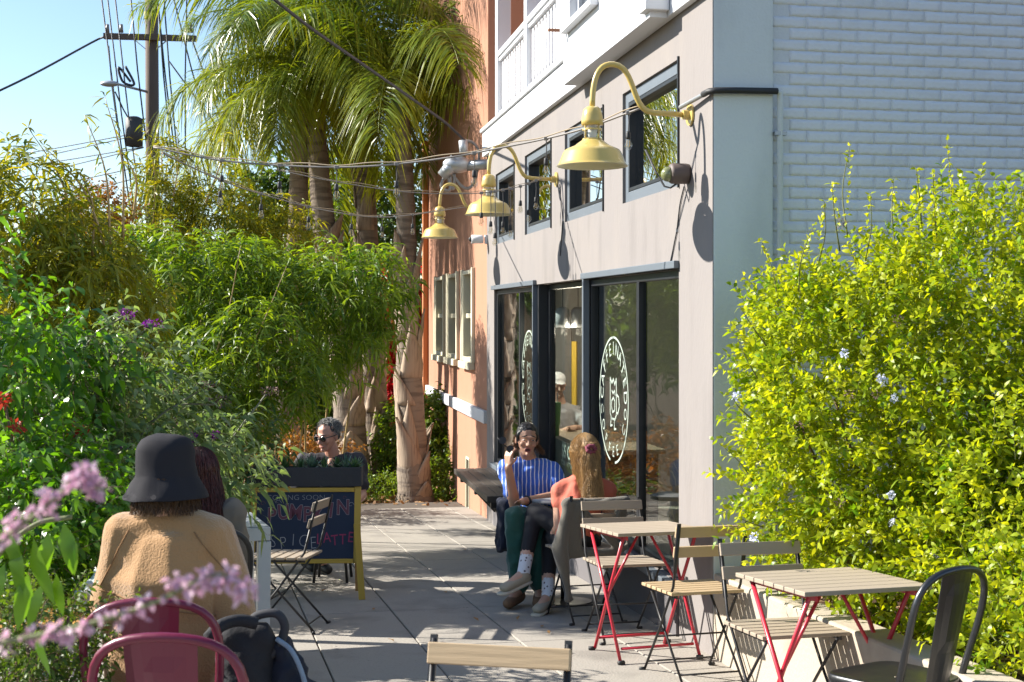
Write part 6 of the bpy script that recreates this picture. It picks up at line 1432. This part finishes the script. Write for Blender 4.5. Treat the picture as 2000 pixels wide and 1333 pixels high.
# ---- woman in coral, seen from behind
Y0 = 8.30
J = dict(pelvis=P(1128, 1052, Y0), neck=P(1138, 928, Y0), head=P(1140, 886, Y0+0.03), shR=P(1186, 958, Y0+0.02), shL=P(1094, 960, Y0), elR=P(1190, 1020, Y0+0.10), elL=P(1092, 1030, Y0-0.02), wrR=P(1140, 1040, Y0+0.30), wrL=P(1078, 1050, Y0+0.22),
         hipR=P(1148, 1058, Y0), hipL=P(1108, 1058, Y0), knR=P(1045, 1000, Y0+0.32), knL=P(1075, 1045, Y0+0.36))
J['anR'] = P(1022, 1122, Y0+0.10); J['toeR'] = P(988, 1148, Y0+0.02)
J['anL'] = P(1070, 1165, Y0+0.12); J['toeL'] = P(1052, 1190, Y0+0.02)
J['toeL'].z = g(J['toeL'].y)+0.04; J['anL'].z = g(J['anL'].y)+0.10
per4, Mt, Mh, hp = person('woman with long wavy hair in a coral top seen from behind at the window', J, SK1, (-0.30, 1, 0), 0.92, head_f=(-0.25, 1, 0.0))
COR = mat('coral', (0.60, 0.155, 0.10), 0.85, c2=(0.50, 0.12, 0.075), scale=6, amt=0.6, bump=0.25, bscale=70)
tp = torso_prims(J, Mt, 0.95, 0.010)
for s in 'RL': tp += [(J['sh'+s], 0.055, J['sh'+s].lerp(J['el'+s], 0.32), 0.056)]
blob('top', tp, COR, per4, 0.008, 8, 0.008, 9, (1, 1, 0.5))
LEG = mat('leggings', (0.010, 0.010, 0.013), 0.8)
tr = [(J['pelvis'], (0.165, 0.12, 0.09))]
for s in 'RL': tr += [(J['pelvis'], (0.15, 0.115, 0.085), J['hip'+s], 0.092), (J['hip'+s], 0.092, J['kn'+s], 0.064), (J['kn'+s], 0.064, J['an'+s].lerp(J['kn'+s], 0.34), 0.048)]
blob('leggings', tr, LEG, per4, 0.009, 4)
SOC, nt_s, b_s = newmat('printed_sock'); vo = nt_s.nodes.new('ShaderNodeTexVoronoi'); vo.inputs['Scale'].default_value = 32; tc_ = nt_s.nodes.new('ShaderNodeTexCoord'); nt_s.links.new(tc_.outputs['Object'], vo.inputs['Vector'])
cr = nt_s.nodes.new('ShaderNodeValToRGB'); cr.color_ramp.elements[0].position = 0.20; cr.color_ramp.elements[0].color = (0.12, 0.10, 0.12, 1); cr.color_ramp.elements[1].position = 0.26; cr.color_ramp.elements[1].color = (0.66, 0.68, 0.72, 1)
nt_s.links.new(vo.outputs['Distance'], cr.inputs[0]); nt_s.links.new(cr.outputs[0], b_s.inputs['Base Color']); b_s.inputs['Roughness'].default_value = 0.9
SNK = mat('sneaker', (0.40, 0.34, 0.22), 0.8, c2=(0.28, 0.27, 0.27), scale=11, amt=0.8)
SOL = mat('sole', (0.55, 0.50, 0.40), 0.8)
for s in 'RL':
    blob('sock', [(J['an'+s].lerp(J['kn'+s], 0.38), 0.046, J['an'+s], 0.044)], SOC, per4, 0.006, 3)
    tv = (J['toe'+s]-J['an'+s]); nu = V(0, 0, -1)
    so_ = blob('shoe', [(J['an'+s]-tv*0.12+V(0, 0, -0.03), (0.042, 0.046, 0.04), J['toe'+s], (0.045, 0.045, 0.03)), (J['an'+s]+V(0, 0, -0.01), 0.048)], SNK, per4, 0.006, 3)
    blob('sole', [(J['an'+s]-tv*0.18+V(0, 0, -0.068), (0.046, 0.05, 0.012), J['toe'+s]+V(0, 0, -0.026)+tv*0.15, (0.048, 0.05, 0.012))], SOL, so_ if False else per4, 0.006, 2)
HW = hairmat('hair_blonde_brown', (0.15, 0.075, 0.028), (0.75, 0.47, 0.19))
hang_hair(per4, J['head'], Mh, 2600, 0.32, HW, rg, az=(-1.5, 1.5), p0=(0.0, 1.3), p1=1.72, spread=0.03, taper_in=0.075, back=0.065, jit=0.6, wave=0.022, r=0.0012, k=16)
hang_hair(per4, J['head']+Mh@Vector((0, -0.035, 0.0)), Mh, 700, 0.36, HW, rg, az=(-0.6, 0.6), p0=(1.0, 1.3), p1=1.6, spread=0.03, back=0.05, wave=0.014, r=0.0014, k=16)
SCR = mat('scrunchie', (0.24, 0.055, 0.085), 0.85, c2=(0.15, 0.03, 0.05), scale=15, amt=0.7)
sp_ = hp(0, -0.158, 0.045)
bw(MB().tube([p_+Vector((0, 0, 0.006*math.sin(i*2.6))) for i, p_ in enumerate(ring(sp_, 0.026, 0.020, 22, Mh@Matrix.Rotation(R(80), 3, 'X')))], [0.014+0.004*math.sin(i*2.1) for i in range(23)], 8), 'scrunchie', SCR, per4, smooth=True)
# grey coat over the back of her chair
COAT = mat('grey_coat', (0.115, 0.105, 0.085), 0.95, c2=(0.085, 0.078, 0.062), scale=6, amt=0.6, bump=0.3, bscale=120, sheen=0.3)
gc = empty('grey_coat', (P(1160, 1000, 8.02).x, 8.02, g(8.02)), 0, 'grey woollen coat draped over the chair of the woman in coral', 'coat')
Yc = 8.0
blob('cloth', [(P(1104, 985, Yc), 0.030, P(1222, 980, Yc+0.08), 0.028), (P(1108, 990, Yc), 0.032, P(1092, 1075, Yc-0.02), 0.045), (P(1092, 1070, Yc-0.02), 0.05, P(1112, 1165, Yc-0.02), 0.035), (P(1110, 1160, Yc-0.02), (0.040, 0.040, 0.02), P(1112, 1172, Yc-0.02), (0.045, 0.045, 0.02)),
                (P(1112, 990, Yc), (0.03, 0.025, 0.03), P(1125, 1085, Yc), (0.05, 0.03, 0.03)), (P(1130, 990, Yc), (0.03, 0.022, 0.03), P(1215, 1075, Yc+0.05), (0.03, 0.022, 0.03)), (P(1218, 985, Yc+0.07), (0.022, 0.022, 0.03), P(1226, 1070, Yc+0.06), (0.025, 0.022, 0.03)), (P(1125, 1000, Yc), 0.024, P(1130, 1080, Yc), 0.024), (P(1210, 1000, Yc+0.05), 0.024, P(1200, 1080, Yc+0.05), 0.024), (P(1130, 1080, Yc), 0.024, P(1200, 1080, Yc+0.05), 0.024)],
     COAT, gc, 0.009, 9, 0.022, 6, (1, 1, 0.35))

# ---- man with sunglasses behind the easel
Y0 = 9.85
J = dict(pelvis=P(650, 1010, Y0), neck=P(650, 893, Y0), head=P(640, 853, Y0-0.06), shR=P(592, 903, Y0), shL=P(697, 902, Y0), elR=P(585, 975, Y0-0.10), elL=P(706, 968, Y0-0.08), wrR=P(610, 985, Y0-0.34), wrL=P(690, 985, Y0-0.33), hipR=P(630, 1018, Y0), hipL=P(672, 1018, Y0), knR=P(560, 1010, Y0-0.2), knL=P(590, 1015, Y0-0.32))
for s in 'RL':
    k = J['kn'+s]; J['an'+s] = Vector((k.x+0.02, k.y+0.75, g(k.y+0.75)+0.09)); J['toe'+s] = Vector((k.x+0.10, k.y+0.65, g(k.y+0.65)+0.035))
per5, Mt, Mh, hp = person('grey haired man in sunglasses and a charcoal v-neck shirt behind the succulent trough', J, SK3, (-0.1, -1, 0), 1.04, head_f=(-0.62, -1, -0.28))
TEE = mat('charcoal_tee', (0.030, 0.028, 0.034), 0.85, c2=(0.04, 0.037, 0.045), scale=6, amt=0.6, bump=0.2, bscale=80)
tp = torso_prims(J, Mt, 1.08, 0.016)
for s in 'RL': tp += [(J['sh'+s], 0.074, J['sh'+s].lerp(J['el'+s], 0.72), 0.068)]
te = blob('shirt', tp, TEE, per5, 0.009, 5, 0.018, 9, (1, 1, 0.6))
blob('neckline', [(J['neck']+Mt@Vector((0, 0.055, -0.03)), (0.035, 0.03, 0.03), J['neck']+Mt@Vector((0, 0.108, -0.10)), (0.006, 0.012, 0.012), Mt)], SK3, per5, 0.006, 2)
tr = []
for s in 'RL': tr += [(J['pelvis'], (0.17, 0.13, 0.10), J['hip'+s], 0.10), (J['hip'+s], 0.105, J['kn'+s], 0.075), (J['kn'+s], 0.075, J['an'+s], 0.055)]
blob('trousers', tr, TRD, per5, 0.012, 5)
for s in 'RL': blob('shoe', [(J['an'+s]-V(0, -0.02, 0.03), 0.046, J['toe'+s], 0.038)], M['black_rubber'], per5, 0.01, 3)
HG = hairmat('hair_grey', (0.07, 0.07, 0.07), (0.36, 0.35, 0.33))
blob('hair', [(hp(0, -0.030, 0.052), (0.077, 0.084, 0.078), None, None, Mh), (hp(0, -0.060, 0.0), (0.066, 0.045, 0.055), None, None, Mh)], HG, per5, 0.006, 3, 0.014, 30)
n = 900; u = nrmz(rg.normal(size=(n*3, 3))); u = u[(u[:, 2] > -0.15) & ((u[:, 1] < 0.35) | (u[:, 2] > 0.72))][:n]; n = len(u)
b0 = u*np.array([0.080, 0.086, 0.082])+np.array([0, -0.028, 0.048]); dv = nrmz(u+rg.normal(size=(n, 3))*0.7)
L_ = np.stack([b0+dv*0.008*i+np.array([0.004, 0.003, 0.0])*np.sin(i*1.2+rg.random((n, 1))*6)-np.array([0, 0, 0.0012])*i*i for i in range(5)], 1) @ np.array(Mh).T+np.array(tuple(J['head']))
strands('curls', per5, HG, L_, 0.0022)
brows(per5, hp, HG, 0.2)
gls = [bw(MB().ball(hp(s*0.033, 0.094, 0.010), (0.028, 0.007, 0.021), 14, 8, Mh.to_4x4()), 'sunglass_lens', mat('lens_black', (0.006, 0.006, 0.008), 0.08, spec=0.8) if s < 0 else bpy.data.materials['lens_black'], per5, smooth=True) for s in (-1, 1)]
bw(MB().tube([hp(-0.012, 0.103, 0.014), hp(0.012, 0.103, 0.014)], 0.004, 6), 'sunglass_bridge', M['black_rubber'], per5, smooth=True)
for s in (-1, 1): bw(MB().tube([hp(s*0.058, 0.088, 0.020), hp(s*0.080, 0.04, 0.018), hp(s*0.084, -0.01, 0.016)], 0.0035, 6), 'sunglass_temple', M['black_rubber'], per5, smooth=True)
bw(MB().tube([hp(-0.022, 0.086, -0.057), hp(0, 0.094, -0.056), hp(0.022, 0.086, -0.057)], 0.004, 6), 'lips', LIP, per5, smooth=True)
q = J['pelvis']; stl = empty('stool', (q.x, q.y, g(q.y)), 0, 'dark stool under the man in sunglasses', 'stool')
MB().lathe([(0, zt-0.03), (0.17, zt-0.03), (0.18, zt-0.015), (0.17, zt), (0, zt)], n=24).build('seat', M['bench_wood'], stl)
for a in range(4):
    c_, s__ = math.cos(a*1.571+0.78), math.sin(a*1.571+0.78); MB().tube([(c_*0.13, s__*0.13, zt-0.03), (c_*0.18, s__*0.18, 0.0)], 0.011, 8).build('leg', M['black_steel'], stl, smooth=True)
# ---- customer inside the shop, leaning on the counter
Y0 = 12.9
J = dict(pelvis=P(1092, 890, Y0), neck=P(1096, 790, Y0), head=P(1090, 752, Y0-0.03), shR=P(1078, 806, Y0), shL=P(1124, 806, Y0), elR=P(1090, 850, Y0-0.3), elL=P(1150, 838, Y0-0.2), wrR=P(1110, 838, Y0-0.5), wrL=P(1122, 836, Y0-0.45), hipR=P(1082, 896, Y0), hipL=P(1112, 896, Y0), knR=P(1082, 950, Y0), knL=P(1112, 950, Y0))
for s in 'RL':
    k = J['kn'+s]; J['an'+s] = V(k.x, k.y, -0.46); J['toe'+s] = V(k.x, k.y-0.15, -0.51)
per6, Mt, Mh, hp = person('person in a pale grey top leaning on the counter inside the shop', J, SK1, (0.1, -1, 0), 1.0, head_f=(0.2, -1, -0.3))
tp = torso_prims(J, Mt, 1.04, 0.018)
for s in 'RL': tp += [(J['sh'+s], 0.07, J['sh'+s].lerp(J['el'+s], 0.7), 0.06)]
blob('top', tp, mat('grey_top_cloth', (0.30, 0.30, 0.31), 0.9), per6, 0.012, 5, 0.012, 9)
tr = []
for s in 'RL': tr += [(J['pelvis'], (0.17, 0.12, 0.10), J['hip'+s], 0.10), (J['hip'+s], 0.105, J['kn'+s], 0.075), (J['kn'+s], 0.075, J['an'+s], 0.055)]
blob('trousers', tr, TRD, per6, 0.014, 4)
blob('cap', [(hp(0, -0.012, 0.055), (0.084, 0.10, 0.075), None, None, Mh), (hp(0, 0.08, 0.05), (0.06, 0.07, 0.008), None, None, Mh)], mat('grey_cap', (0.4, 0.4, 0.4), 0.9), per6, 0.008, 3)
